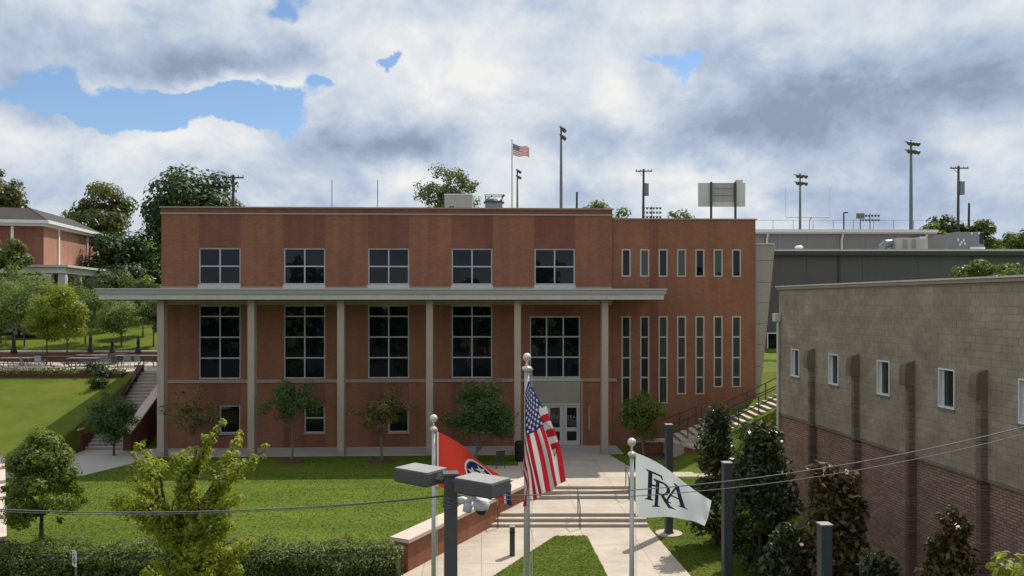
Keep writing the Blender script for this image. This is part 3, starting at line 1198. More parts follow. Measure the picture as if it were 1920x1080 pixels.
MB().box(24, 42.0, .26, 9, 9, 14.8).build("wall", M['metal_wall_light'], S2)
MB().box(23.6, 42.9, -.6, 9.4, 14.86, 15.0).build("soffit", M['canopy_grey'], S2)
MB().box(23.5, 43.0, -.7, 9.5, 15.002, 15.28).build("roof", M['offwhite'], S2)
for px in (1437, 1577, 1733):
    X = (px - 960) / 1493 * 81
    MB().tube([(X, -.5, 14.85), (X, -.14, 14.3), (X, -.14, 12.2)], .11, 6).build("downspout", M['offwhite'], S2)
h = thing("rooftop_unit", (at(1690, 468, 74).x, 74, 12.6), "wide beige rooftop unit with duct elbow on the grey shed", "hvac unit")
MB().box(-.9, 2.0, -.9, .9, .15, 1.25).build("casing", M['hvac'], h, bevel=.03)
MB().box(-.3, .1, -.94, -.903, .3, 1.1).build("louvre", M['hvac_grey'], h)
MB().box(.5, .9, -.94, -.903, .3, 1.1).build("louvre", M['hvac_grey'], h)
MB().tube([(-.9, 0, .85), (-1.4, 0, .8), (-1.75, 0, .45), (-1.8, 0, 0)], [.38, .4, .4, .4], 10).build("duct", M['galv'], h)
h = thing("roof_vent", (at(1498, 468, 72).x, 72, 12.6), "small white mushroom vent on the grey shed roof", "vent")
MB().tube([(0, 0, 0), (0, 0, .25)], .22, 10).build("stem", M['offwhite'], h)
MB().tube([(0, 0, .25), (0, 0, .35), (0, 0, .5)], [.38, .38, .2], 10).build("hood", M['white'], h)
h = thing("rooftop_unit", (at(1808, 470, 74).x, 74, 12.6), "grey rooftop condenser with white brackets beside round green shrubs", "hvac unit")
MB().box(-1.35, 1.35, -.8, .8, .1, 1.8).build("casing", M['hvac_grey'], h, bevel=.03)
MB().box(.05, 1.42, -.86, -.803, .02, .45).build("base_panel", M['white'], h)
for bx_, bz_ in ((-1.1, 1.0), (-.8, .75), (-.6, .95), (-.95, .55), (-.5, .65), (.15, 1.6), (.8, 1.62), (1.2, .9)):
    MB().box(bx_, bx_ + .13, -.85, -.803, bz_, bz_ + .2).build("bracket", M['white'], h)
MB().box(.95, 1.3, -.86, -.803, .75, 1.75).build("louvre", M['black'], h)
h = thing("wall_box", (at(1729, 452, 80.2).x, 80.2, 13.6), "small white cabinet on the wall of the upper shed", "cabinet")
MB().box(-.3, .3, -.1, .78, 0, .95).build("cabinet_body", M['white'], h)
MB().box(-.26, .26, -.13, -.103, .05, .9).build("cabinet_door", M['offwhite'], h)

# ------------------------------------------------------------------ left hall with mansard roof and portico
LA = math.atan2(.985, -.17) - math.pi / 2       # local y runs along its sunny side wall
LB_ = thing("mansard_hall", (-44.7, 76.0, 6.0), "brick hall with dark mansard roof and white flat roofed portico", "building", rotz=LA)
e0 = 15.2 - 6
mb = MB()
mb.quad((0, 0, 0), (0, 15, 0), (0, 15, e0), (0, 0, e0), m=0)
mb.quad((-24, 0, 0), (0, 0, 0), (0, 0, e0), (-24, 0, e0), m=1)
mb.quad((-24, 15, 0), (-24, 15, e0), (0, 15, e0), (0, 15, 0), m=1)
mb.quad((-24, 0, 0), (-24, 0, e0), (-24, 15, e0), (-24, 15, 0), m=1)
mb.build("wall", [M['brick_sunny'], M['brick_b']], LB_)  # sunny side takes the brighter copy, shaded sides the darker red
for yy in (3.6, 11.6, 14.8):
    MB().box(.003, .12, yy - .12, yy + .12, 0, e0).build("pilaster_strip", M['white'], LB_)
for xx in (-2.7, -9.0, -15.0):
    MB().box(xx - .12, xx + .12, -.12, -.003, 0, e0).build("pilaster_strip", M['white'], LB_)
MB().box(-24.5, .5, -.5, 15.5, e0, e0 + .25).build("eave", M['offwhite'], LB_)
MB().box(-24.7, .7, -.7, 15.7, e0 + .252, e0 + .55).build("gutter", M['white'], LB_)
mb = MB()
q = [(-24.5, -.5), (.5, -.5), (.5, 15.5), (-24.5, 15.5)]
p = [(-22.0, 2.0), (-2.0, 2.0), (-2.0, 13.0), (-22.0, 13.0)]
mb.hexa([(x, y, e0 + .553) for x, y in q], [(x, y, e0 + 1.95) for x, y in p])
rf = mb.build("roof", M['slate'], LB_)
MB().bar((.5, -.5, e0 + .56), (-2.0, 2.0, e0 + 1.95), .10).build("hip_cap", M['metal_grey'], rf)
c0 = 11.4 - 6
MB().box(-24, 3.0, -3.0, -.13, c0 - .75, c0 - .2).build("portico_beam", M['white'], LB_)
MB().box(.13, 3.0, -.12, 14.5, c0 - .75, c0 - .2).build("portico_beam", M['white'], LB_)
MB().box(-24.3, 3.3, -3.3, 14.8, c0 - .197, c0).build("portico_roof", M['offwhite'], LB_)
for xx in (2.6, 1.4, -5, -11, -17):
    MB().box(xx - .32, xx + .32, -2.8, -2.2, -.5, c0 - .76).build("column", M['offwhite'], LB_)
for yy in (1.4, 5.0, 9.0, 13.0):
    MB().box(2.3, 2.85, yy - .28, yy + .28, -.5, c0 - .76).build("column", M['offwhite'], LB_)
for xx in (-4.2, -10.2):
    w = MB().box(xx - 1.6, xx + 1.6, -.10, -.003, 0, 3.6).build("window", M['metal_dark'], LB_)
    MB().box(xx - 1.5, xx + 1.5, -.13, -.103, .1, 3.5).build("pane", M['glass'], w)

# ------------------------------------------------------------------ walls, stairs, steps of the grounds
SW = thing("seat_wall", (0, 0, 0), "low brick seat wall with pale stone coping slanting along the entrance path", "wall")
SW.location = (WA.x, WA.y, -.9)


def loc(pt, z):
    return (pt[0] - WA.x, pt[1] - WA.y, z + .9)


def wallpoly(t0, t1, o0, o1, z0, z1, mb):
    P = [wp(t0, o0), wp(t1, o0), wp(t1, o1), wp(t0, o1)]
    return mb.hexa([loc(p_, z0) for p_ in P], [loc(p_, z1) for p_ in P])


wallpoly(0, WLEN, 0, WT, -.9, .195, MB()).build("wall", M['brick_garden'], SW)
nst = 8
for i in range(nst):
    a = -.08 + (WLEN + .12) * i / nst
    b = -.08 + (WLEN + .12) * (i + 1) / nst - .006
    wallpoly(a, b, -.09, WT + .10, .197, .33, MB()).build("coping", M['coping'], SW, bevel=.012)


def flight(name, label, t_front, z0, n, rise, tread, xr):
    """wide flight between the seat wall and the lawn edge; the left ends follow the slanting wall"""
    o = thing(name, (2.5, 31, z0), label, "steps", "concrete step flights on the entrance path")
    for k in range(n):
        y0 = t_front + k * tread
        y1 = t_front + (n - 1) * tread + .35 if k == n - 1 else y0 + tread + .02
        y1 = y0 + tread + (.0 if k < n - 1 else .0)
        xa = WA.x + (y0 - WA.y) * wd.x / wd.y
        xb = WA.x + (y1 - WA.y) * wd.x / wd.y
        z1 = z0 + rise * (k + 1)
        P = [(xa + .01, y0), (xr, y0), (xr, y1 - .004), (xb + .01, y1 - .004)]
        L_ = [(p_[0] - 2.5, p_[1] - 31) for p_ in P]
        MB().hexa([(x_, y_, -.2) for x_, y_ in L_], [(x_, y_, z1 - z0 - .045) for x_, y_ in L_]).build("riser", M['riser'], o)
        L2 = [(L_[0][0], L_[0][1] - .01), (L_[1][0], L_[1][1] - .01), L_[2], L_[3]]
        MB().hexa([(x_, y_, z1 - z0 - .042) for x_, y_ in L2], [(x_, y_, z1 - z0) for x_, y_ in L2]).build("tread", M['concrete'], o)
    return o


flight("steps", "lower flight of wide concrete steps nearer the dark bollard", 30.9, -.75, 3, .125, .33, 5.28)
flight("steps", "upper flight of wide concrete steps nearest the entrance doors", 33.9, -.375, 3, .125, .33, 5.02)


def rail_pipe(name, pts_list, label, posts=(), mat='rail', r=.024, group=None, loc0=None):
    l0 = Vector(loc0 if loc0 else pts_list[0][0])
    o = thing(name, l0, label, "handrail", group)
    for pts in pts_list:
        MB().tube([Vector(p_) - l0 for p_ in pts], r, 6).build("rail", M[mat], o)
    for p_, hgt in posts:
        p_ = Vector(p_) - l0
        MB().tube([p_, p_ + Vector((0, 0, hgt))], r, 6).build("post", M[mat], o)
    return o


def steprail(x, y, z, label):
    rail_pipe("handrail", [[(x, y - .25, z + .86), (x, y + .75, z + .86 + .375), (x, y + 1.0, z + 1.235)]], label,
              [((x, y - .22, z), .87), ((x, y + .72, z + .37), .86)], 'metal_dark', .022, "handrails on the entrance steps", (x, y, z))


steprail(2.62, 30.9, -.75, "dark handrail in the middle of the lower steps")
steprail(-.55, 30.95, -.75, "dark handrail by the seat wall on the lower steps")
steprail(.95, 33.9, -.375, "dark handrail behind the red flag on the upper steps")
steprail(4.95, 33.9, -.375, "dark handrail beside the white flag on the upper steps")

# stair to the terrace
ST = thing("stairs", (-21.9, 42.8, 0), "long concrete stairs climbing to the dining terrace beside the brick building", "stairs")
zc, yc = 0.05, 0.0
prof = [(.15, .30)] * 4 + [(0, 1.1)] + [(.1745, .262)] * 17
nst_ = 0
for rise, tread in prof:
    if rise == 0:
        MB().box(-1.02, 1.02, yc, yc + tread, -.4, zc - .002).build("landing", M['concrete_grey'], ST)
        yc += tread
        continue
    zc += rise
    sh = -.16 * yc / 6.7
    MB().box(-1.02 + sh, 1.0 + sh, yc, yc + tread - .003, -.4, zc - .05).build("riser", M['riser'], ST)
    MB().box(-1.02 + sh, 1.0 + sh, yc - .025, yc + tread - .003, zc - .047, zc).build("tread", M['concrete_grey'], ST)
    yc += tread
WLW = thing("stair_wall", (-20.55, 42.3, 0), "sloping brick cheek wall with pale coping between the long stairs and building corner", "wall")
MB().hexa([(-.2, 0.2, -.3), (.2, .2, -.3), (.2, 6.8, -.3), (-.2, 6.8, -.3)], [(-.2, .2, .95), (.2, .2, .95), (.2, 6.8, 4.25), (-.2, 6.8, 4.25)]).build("wall", M['brick_dark'], WLW)
MB().hexa([(-.27, .13, .955), (.27, .13, .955), (.27, 6.85, 4.255), (-.27, 6.85, 4.255)], [(-.27, .13, 1.06), (.27, .13, 1.06), (.27, 6.85, 4.36), (-.27, 6.85, 4.36)]).build("coping", M['coping'], WLW)
WLW = thing("stair_wall", (-23.4, 42.4, 0), "short brick wall with sloping pale coping at the foot of the long stairs", "wall")
MB().hexa([(-1.7, 0, -.5), (.35, 0, -.5), (.35, .35, -.5), (-1.7, .35, -.5)], [(-1.7, 0, .75), (.35, 0, 1.15), (.35, .35, 1.15), (-1.7, .35, .75)]).build("wall", M['brick_garden'], WLW)
MB().hexa([(-1.8, -.08, .755), (.42, -.08, 1.155), (.42, .43, 1.155), (-1.8, .43, .755)], [(-1.8, -.08, .86), (.42, -.08, 1.26), (.42, .43, 1.26), (-1.8, .43, .86)]).build("coping", M['coping'], WLW)
MB().box(.05, .40, .36, 7.4, -.4, .9).build("return_wall", M['brick_dark'], WLW)
MB().hexa([(.05, 2.4, .85), (.40, 2.4, .85), (.40, 7.4, 3.7), (.05, 7.4, 3.7)], [(.05, 2.4, 1.25), (.40, 2.4, 1.25), (.40, 7.4, 4.05), (.05, 7.4, 4.05)]).build("return_coping", M['brick_dark'], WLW)


def stair_rail(x, label):
    pts = [(x, 45.0, .65 + .9), (x, 49.6, 3.66 + .9), (x, 50.2, 3.66 + .9)]
    posts = []
    for k in range(6):
        y = 45.0 + k * .92
        posts.append(((x, y, .65 + (y - 45) * .655), .9))
    rail_pipe("handrail", [pts, [(q_[0], q_[1], q_[2] - .4) for q_ in pts]], label, posts, 'metal_dark', .025, "handrails on the terrace stairs")


stair_rail(-20.95, "dark handrail on the terrace stairs nearest the brick building")
stair_rail(-22.95, "dark handrail on the terrace stairs beside the grassy slope")

# left edge seat wall with white coping
EW = thing("seat_wall", (-23.80, 37.2, -.9), "brick garden wall with white coping at the far edge of the sunny lawn", "wall")
d_ = Vector((7.0, -10.9))
L_ = d_.length
u_ = d_.normalized()
n_ = Vector((u_.y, -u_.x))


def ep(t, o_):
    p_ = u_ * t + n_ * o_
    return (p_.x, p_.y)


k = 5
for i in range(k):
    a, b = L_ * i / k, L_ * (i + 1) / k
    zt = 1.55 - .13 * i
    P = [ep(a, 0), ep(b, 0), ep(b, .5), ep(a, .5)][::-1]
    MB().prism(P, 0, zt).build("wall", M['brick_garden'], EW)
    P = [ep(a + .003, -.1), ep(b - .003, -.1), ep(b - .003, .55), ep(a + .003, .55)][::-1]
    MB().prism(P, zt + .003, zt + .12).build("coping", M['coping'], EW)

# terrace retaining wall behind the tables
TW = thing("terrace_wall", (-40, 57.92, 3.66), "long dark brick retaining wall with pale coping behind the picnic tables", "wall")
MB().box(-14, 20.9, 0, .3, -.5, .68).build("wall", M['brick_dark'], TW)
x = -14.0
while x < 20.8:
    MB().box(x, min(x + 2.4, 20.95) - .01, -.06, .36, .683, .78).build("coping", M['concrete_grey'], TW)
    x += 2.4

# planter wall by the wing
PW = thing("planter_wall", (6.6, 41.8, 0), "angled low brick planter wall with pale coping below the narrow windows", "wall")
pl = [(0, .1), (1.65, .1), (2.55, -1.85), (6.2, -1.85)]
for (xa, ya), (xb, yb) in zip(pl, pl[1:]):
    dd = Vector((xb - xa, yb - ya)).normalized()
    nn = Vector((-dd.y, dd.x))
    P = [(xa, ya), (xb, yb), (xb + nn.x * .3, yb + nn.y * .3), (xa + nn.x * .3, ya + nn.y * .3)]
    MB().prism(P, -.3, .62).build("wall", M['brick_b'], PW)
    P = [(xa - dd.x * .02 - nn.x * .06, ya - dd.y * .02 - nn.y * .06), (xb - nn.x * .06, yb - nn.y * .06), (xb + nn.x * .38, yb + nn.y * .38), (xa + nn.x * .38, ya + nn.y * .38)]
    MB().prism(P, .622, .76 + (.002 if xa == 1.65 else 0)).build("coping", M['coping'], PW)
slab("planting_bed", [(6.7, 40.1), (8.9, 40.1), (8.3, 41.75), (6.7, 41.75)], -.2, .06, 'mulch')

# stair beside the wing
RS = thing("stairs", (7.6, 41.0, .5), "concrete stairs with dark rails climbing beside the narrow windows to the passage", "stairs")
zc, xc = .0, 0.35
steps_r = [(.15, .36)] * 6 + [(0, 1.0)] + [(.163, .335)] * 14
rs_path = []
for rise, tread in steps_r:
    if rise == 0:
        MB().box(xc, xc + tread, -.3, 1.9, -.9, zc - .002).build("landing", M['concrete_grey'], RS)
        xc += tread
        continue
    zc += rise
    MB().box(xc, xc + tread - .004, -.3, 1.9, -.9, zc - .052).build("riser", M['riser'], RS)
    MB().box(xc - .02, xc + tread - .004, -.32, 1.9, zc - .05, zc).build("tread", M['coping'], RS)
    rs_path.append((xc, zc))
    xc += tread
slab("walk", [(7.6 + xc, 40.6), (19, 40.6), (19, 42.95), (7.6 + xc, 42.95)], 2.8, .5 + zc, 'concrete')
xs_, ze_ = 7.6, .5
MB().hexa([(xs_ + 3.5, 40.45, 0), (xs_ + xc, 40.45, 1.0), (xs_ + xc, 40.67, 1.0), (xs_ + 3.5, 40.67, 0)],
          [(xs_ + 3.5, 40.45, ze_ + 1.0), (xs_ + xc, 40.45, ze_ + 3.05), (xs_ + xc, 40.67, ze_ + 3.05), (xs_ + 3.5, 40.67, ze_ + 1.0)])
for yy, lab in ((40.75, "dark handrail on the grass side of the wing stairs"), (42.85, "dark handrail against the brick on the wing stairs")):
    lo = [(xs_ + .35, yy, ze_ + .15 + .95), (xs_ + 2.3, yy, ze_ + .9 + .95), (xs_ + 2.6, yy, ze_ + .9 + .95), (xs_ + 2.6, yy, ze_ + .9)]
    up = [(xs_ + 3.4, yy, ze_ + .9), (xs_ + 3.4, yy, ze_ + .9 + .95), (xs_ + 3.55, yy, ze_ + 1.0 + .95), (xs_ + xc, yy, ze_ + zc + .95), (xs_ + xc + .8, yy, ze_ + zc + .95)]
    po = [((xs_ + .36, yy, ze_ + .1), 1.0), ((xs_ + 1.4, yy, ze_ + .55), .95), ((xs_ + 2.3, yy, ze_ + .9), .95)]
    for q_ in range(5):
        f = q_ / 4
        po.append(((xs_ + 4.0 + f * (xc - 4.1), yy, ze_ + 1.1 + f * (zc - 1.15)), 1.0))
    low_r = [(a_, b_, c_ - .42) for a_, b_, c_ in up[2:4]]
    rail_pipe("handrail", [lo, up, low_r, [(a_, b_, c_ - .42) for a_, b_, c_ in lo[:2]]], lab, po, 'rail', .03, "handrails on the wing stairs")


# ------------------------------------------------------------------ trees
def leaves_mesh(name, pos, nor, size, rng, mat, aspect=1.8, var=.35):
    n = len(pos)
    nor = nor / np.maximum(np.linalg.norm(nor, axis=1, keepdims=True), 1e-6)
    t = rng.normal(size=(n, 3))
    t = t - nor * np.sum(t * nor, 1, keepdims=True)
    t /= np.maximum(np.linalg.norm(t, axis=1, keepdims=True), 1e-6)
    b = np.cross(nor, t)
    s = size * (1 + var * rng.uniform(-1, 1, (n, 1)))
    l, w = s * .5 * aspect ** .5, s * .5 / aspect ** .5
    fold = nor * (s * .12)
    V = np.stack([pos - t * l, pos + b * w + fold, pos + t * l, pos - b * w + fold], 1).reshape(-1, 3)
    me = bpy.data.meshes.new(name)
    me.vertices.add(4 * n)
    me.vertices.foreach_set("co", V.astype(np.float32).ravel())
    me.loops.add(4 * n)
    me.loops.foreach_set("vertex_index", np.arange(4 * n, dtype=np.int32))
    me.polygons.add(n)
    me.polygons.foreach_set("loop_start", np.arange(0, 4 * n, 4, dtype=np.int32))
    me.polygons.foreach_set("loop_total", np.full(n, 4, dtype=np.int32))
    me.materials.append(mat)
    me.update(calc_edges=True)
    return me


def clumps(rng, K, c, rad, squash=1.0, core=.35, top=0.0):
    out = []
    while len(out) < K:
        v = rng.normal(size=3)
        v /= np.linalg.norm(v)
        q_ = (core + (1 - core) * rng.uniform() ** .6)
        p_ = np.array(c) + v * np.array(rad) * q_ * rng.uniform(.82, 1.12)
        if top and p_[2] < c[2] - top * rad[2]:
            continue
        out.append(p_)
    return np.array(out)


def tree(label, base, trunk_h, crown_z, rad, K, n, leaf, mat, seed, cr=.28, tr=.12, name="tree", cat="tree", group=None, bark='bark', core=.3, cent=None, aspect=1.7, up=.5, flat=.75, cr_var=.4, cc=(0, 0), fork=None, crs=None, coh=1.0):
    rng = np.random.default_rng(seed)
    root = thing(name, base, label, cat, group)
    c = np.array([cc[0], cc[1], crown_z])
    C = clumps(rng, K, c, rad, core=core) if cent is None else np.array(cent, float)
    K = len(C)
    mean_r = (rad[0] + rad[1] + rad[2]) / 3
    cr_ = mean_r * cr * (1 + cr_var * rng.uniform(-1, 1, K))
    if crs is not None:
        cr_ = mean_r * cr * np.maximum(np.array(crs), .5) * (1 + .25 * rng.uniform(-1, 1, K))
    w = cr_ ** (2 if crs is None else 1.6)
    cnt = np.maximum((n * w / w.sum()).astype(int), 3)
    idx = np.repeat(np.arange(K), cnt)
    g = rng.normal(size=(len(idx), 3))
    g *= (np.minimum(np.linalg.norm(g, axis=1, keepdims=True), 1.9) / np.maximum(np.linalg.norm(g, axis=1, keepdims=True), 1e-6))
    pos = C[idx] + g * cr_[idx, None] * np.array([.62, .62, .62 * flat])
    nor = g * .9 * coh + (C[idx] - c) / mean_r * .5 * coh + rng.normal(size=g.shape) * (.5 + .7 * (1 - coh)) + np.array([0, 0, up])
    link("crown", leaves_mesh("crown", pos, nor, leaf, rng, LM[mat], aspect), root)
    # trunk and limbs
    mb = MB()
    fz = fork if fork else trunk_h
    top = Vector((cc[0] * .7, cc[1] * .7, crown_z + rad[2] * .45))
    wob = [Vector((rng.normal() * tr * .5, rng.normal() * tr * .5, 0)) for _ in range(5)]
    tp = [Vector((0, 0, -.15)), Vector((0, 0, .12))]
    rr = [tr * 1.5, tr * 1.12]
    for i in range(1, 6):
        f = i / 5
        tp.append(Vector((top.x * f, top.y * f, .12 + (top.z - .12) * f)) + wob[i - 1] * f * 1.5)
        rr.append(tr * (1 - f * .82))
    mb.tube(tp, rr, 7)
    order = np.argsort(-cr_)[:min(K, 26)]
    for j in order:
        e = Vector(C[j])
        zs_ = min(max(fz, e.z - .55 * math.hypot(e.x, e.y) - rad[2] * .25), top.z * .92)
        f = max(0, (zs_ - .12) / (top.z - .12))
        s_ = Vector((top.x * f, top.y * f, zs_))
        mid = s_.lerp(e, .5) + Vector((0, 0, (e - s_).length * .08)) + Vector(rng.normal(size=3)) * .04 * (e - s_).length
        r0 = tr * (1 - f * .7) * .5
        mb.tube([s_, mid, e], [r0, r0 * .6, r0 * .2], 5, caps=False)
    mb.build("trunk", M[bark], root, smooth=True)
    return root


def on_ground(px, Y, dz=0.0):
    X = (px - 960) / 1493 * Y
    return (X, Y, gz(X, Y) + dz)


# big trees behind the roofline
def far_tree(label, px, Y, ytop, ybot, wpx, K, n, leaf, mat, seed, **kw):
    b = on_ground(px, Y)
    zt = at(px, ytop, Y).z - b[2]
    zb = at(px, ybot, Y).z - b[2]
    rx = wpx / 1493 * Y / 2
    rz = (zt - zb) / 2
    return tree(label, b, zb * .8, (zt + zb) / 2, (rx * .88, rx * .8, rz * .90), K, int(n * 1.5), leaf * .85, mat, seed, tr=kw.pop('tr', .28), **kw)


far_tree("large dense dark green tree rising behind the brick building corner", 368, 78, 314, 520, 222, 80, 11000, .42, 'far_dark', 11, cr=.30)
far_tree("olive tree with gaps in its crown beyond the mansard hall", 192, 96, 348, 460, 134, 40, 4600, .36, 'far_olive', 12, cr=.27)
far_tree("lower bushy dark tree filling the gap beside the olive tree", 222, 88, 425, 560, 150, 46, 6000, .36, 'far_dark', 13, cr=.28, tr=.2)
far_tree("brown green tree standing over the mansard roof", -10, 98, 322, 420, 125, 36, 4200, .38, 'far_olive', 14, cr=.28)
far_tree("sparse grey green tree showing sky behind the rooftop unit", 843, 92, 306, 420, 142, 60, 3000, .30, 'far_grey', 15, cr=.22, tr=.22, core=.1)
far_tree("low feathery green tree peeping over the higher roof end", 1120, 92, 378, 440, 112, 26, 1800, .34, 'shrub', 16, cr=.30, tr=.18)
far_tree("small feathery treetop peeping over the wing roof", 1278, 92, 392, 445, 76, 18, 1000, .32, 'shrub', 17, cr=.30, tr=.15)
far_tree("round dark green tree behind the grey condenser", 1776, 96, 401, 480, 92, 30, 2600, .33, 'far_dark', 18, cr=.30, tr=.16)
far_tree("round olive tree beside the utility pole foot", 1832, 94, 404, 470, 72, 26, 2400, .30, 'far_olive', 19, cr=.30, tr=.16)
far_tree("bright green bushy tree at the end of the upper shed roof", 1748, 90, 418, 485, 62, 20, 1800, .30, 'shrub', 20, cr=.32, tr=.14)
far_tree("loose green tree on the hill crest past the condenser", 1905, 92, 432, 480, 86, 20, 1500, .30, 'shrub', 21, cr=.30, tr=.14)
far_tree("green bush on the hill between condenser and loose tree", 1855, 100, 448, 478, 60, 14, 900, .32, 'far_olive', 22, cr=.34, tr=.12)
far_tree("yellow green shrubby tree leaning over the tan hall roof", 1862, 52, 484, 545, 130, 30, 3600, .20, 'shrub', 23, cr=.30, tr=.12)
far_tree("pale tree in the shade of the mansard hall portico", 20, 70, 440, 505, 90, 16, 1600, .3, 'shrub', 24, cr=.34, tr=.12)

# young trees of the terrace and slope
YG = "young trees planted round the dining terrace"
young = [
    (2, 61, 528, 650, 118, 'young', "broad grey green young tree at the edge of the terrace row"),
    (46, 60, 520, 640, 86, 'young', "grey green young tree between the edge tree and the pale umbrella post"),
    (88, 55.5, 556, 640, 62, 'yellow', "yellow green young tree with straight dark trunk in the flower bed"),
    (126, 55, 530, 640, 70, 'yellow', "brightest yellow green young tree with slim trunk in the flower bed"),
    (160, 61, 535, 632, 84, 'young', "young tree with leaning trunk above the closed umbrella"),
    (228, 60, 560, 640, 88, 'young', "grey green young tree centred behind the café tables"),
    (268, 64, 545, 640, 66, 'young', "young tree with dark foliage nearest the canopy end"),
    (288, 60, 560, 636, 50, 'young', "slim young tree partly hidden by the first column"),
    (194, 66, 560, 640, 60, 'far_grey', "small hazy young tree between the two taller terrace trees"),
    (30, 68, 505, 625, 110, 'young', "tall grey green tree before the portico of the mansard hall"),
    (108, 69, 530, 625, 80, 'yellow', "yellow green tree higher on the slope behind the two bright trees"),
    (182, 70, 515, 620, 90, 'far_grey', "hazy tree under the tip of the long canopy"),
    (250, 70, 548, 620, 90, 'young', "rounded light green tree below the canopy behind the long table"),
]
for i, (px, Y, yt, yb, wpx, mt, lab) in enumerate(young):
    X = (px - 960) / 1493 * Y
    b = (X, Y, 3.66) if Y < 57.5 else (X, Y, gz(X, Y))
    zt, zb = at(px, yt, Y).z - b[2], at(px, yb, Y).z - b[2]
    rx = wpx / 1493 * Y / 2
    tree(lab, b, max(zb, .9), (zt + max(zb, 1.0)) / 2, (rx * 1.0, rx * .9, (zt - max(zb, 1.0)) / 2 * 1.0), 40, 5200, .13, mt, 40 + i, cr=.30, tr=.055, group=YG, core=.1, up=.7)
SG = "shrubs on the slope below the mansard hall"
for i, (px, Y, yt, yb, wpx, mt, lab) in enumerate([
    (205, 82, 512, 585, 100, 'far_grey', "pale flowering shrub under the bushy dark tree"),
    (262, 80, 522, 600, 90, 'young', "mounded green shrub touching the canopy tip"),
    (60, 72, 520, 600, 130, 'young', "wide grey green shrub before the portico columns"),
    (135, 76, 528, 600, 90, 'shrub', "light green shrub at the portico corner"),
    (285, 88, 508, 560, 50, 'far_dark', "dark shrub beside the parked white car")]):
    b = on_ground(px, Y)
    zt = at(px, yt, Y).z - b[2]
    rx = wpx / 1493 * Y / 2
    tree(lab, b, .3, zt * .55, (rx * .85, rx * .8, zt * .5), 26, 2600, .22, mt, 60 + i, cr=.32, tr=.06, name="shrub", cat="shrub", group=SG)

# small trees along the facade
FG = "small ornamental trees along the brick facade"


def facade_tree(px, Y, base_z, yt, yb, wpx, K, n, mat, lab, seed, tr=.06, leaf=.085, core=.15, cx=0, bark='bark_pale', **kw):
    X = (px - 960) / 1493 * Y
    b = (X, Y, base_z)
    zt, zb = at(px, yt, Y).z - base_z, at(px, yb, Y).z - base_z
    rx = wpx / 1493 * Y / 2
    return tree(lab, b, zb, (zt + zb) / 2, (rx * .88, rx * .7, (zt - zb) / 2 * .92), K, int(n * 1.7), leaf, mat, seed, tr=tr, group=FG, core=core, bark=bark, fork=zb * .55, cc=(cx / 1493 * Y, 0), **kw)


facade_tree(365, 40.0, .03, 716, 815, 124, 40, 1500, 'facade_gold', "thin golden leaved tree before the first facade bay", 71, cr=.20)
facade_tree(548, 39.9, .03, 708, 800, 130, 44, 3000, 'facade', "forked tree before the second facade bay", 72, cr=.26)
facade_tree(716, 39.9, .03, 728, 808, 120, 40, 2300, 'facade_gold', "sparse brownish tree before the third facade bay", 73, cr=.25)
facade_tree(893, 39.6, .03, 713, 832, 140, 60, 7500, 'facade', "dense green tree before the fourth facade bay", 74, cr=.30, cx=12, tr=.07)
facade_tree(1206, 40.9, .06, 728, 822, 92, 40, 4600, 'lawn', "bright bushy tree in the planter bed by the wing", 75, cr=.30, tr=.06)
facade_tree(214, 41.2, .05, 735, 826, 108, 46, 5600, 'facade', "dark rounded tree at the foot of the terrace stairs", 76, cr=.30, bark='bark')
MG = "mulch rings under the facade trees"
for px, lab in ((548, "mulch ring under the forked tree"), (716, "mulch ring under the sparse brownish tree")):
    X = (px - 960) / 1493 * 39.9
    mb = MB()
    mb.tube([(0, 0, -.02), (0, 0, .05), (0, 0, .09)], [.72, .62, .2], 20)
    tag(mb.build("mulch_ring", M['mulch'], loc=(X, 39.7, .03)), lab, "mulch ring", MG)

# lawn tree, front tree, magnolias
rq = np.random.default_rng(81)
lc = []
for i in range(120):
    f = rq.uniform() ** .8
    z_ = 1.0 + 2.65 * f
    rr_ = (1.32 if f > .12 else 1.0) * (1 - .70 * f ** 1.25) * (.25 + .75 * rq.uniform() ** .45)
    th = rq.uniform(0, 2 * math.pi)
    lc.append((rr_ * math.cos(th), rr_ * math.sin(th) * .95, z_ + rq.normal() * .05))
lc.append((.0, 0, 3.62))
tree("loose conical green tree standing on the sunny lawn behind the hedge", (-15.3, 25.9, .03), 1.0, 2.3, (1.15, 1.05, 1.35), 0, 30000, .075, 'lawn', 81, cent=lc, cr=.20, tr=.075, flat=.8, aspect=1.8, cr_var=.55)

FT = Vector((-8.0, 18.6, -.8))


def fp(px, py, dy=0.0):
    p_ = at(px, py, 18.6 + dy) - FT
    return (p_.x, p_.y, p_.z)


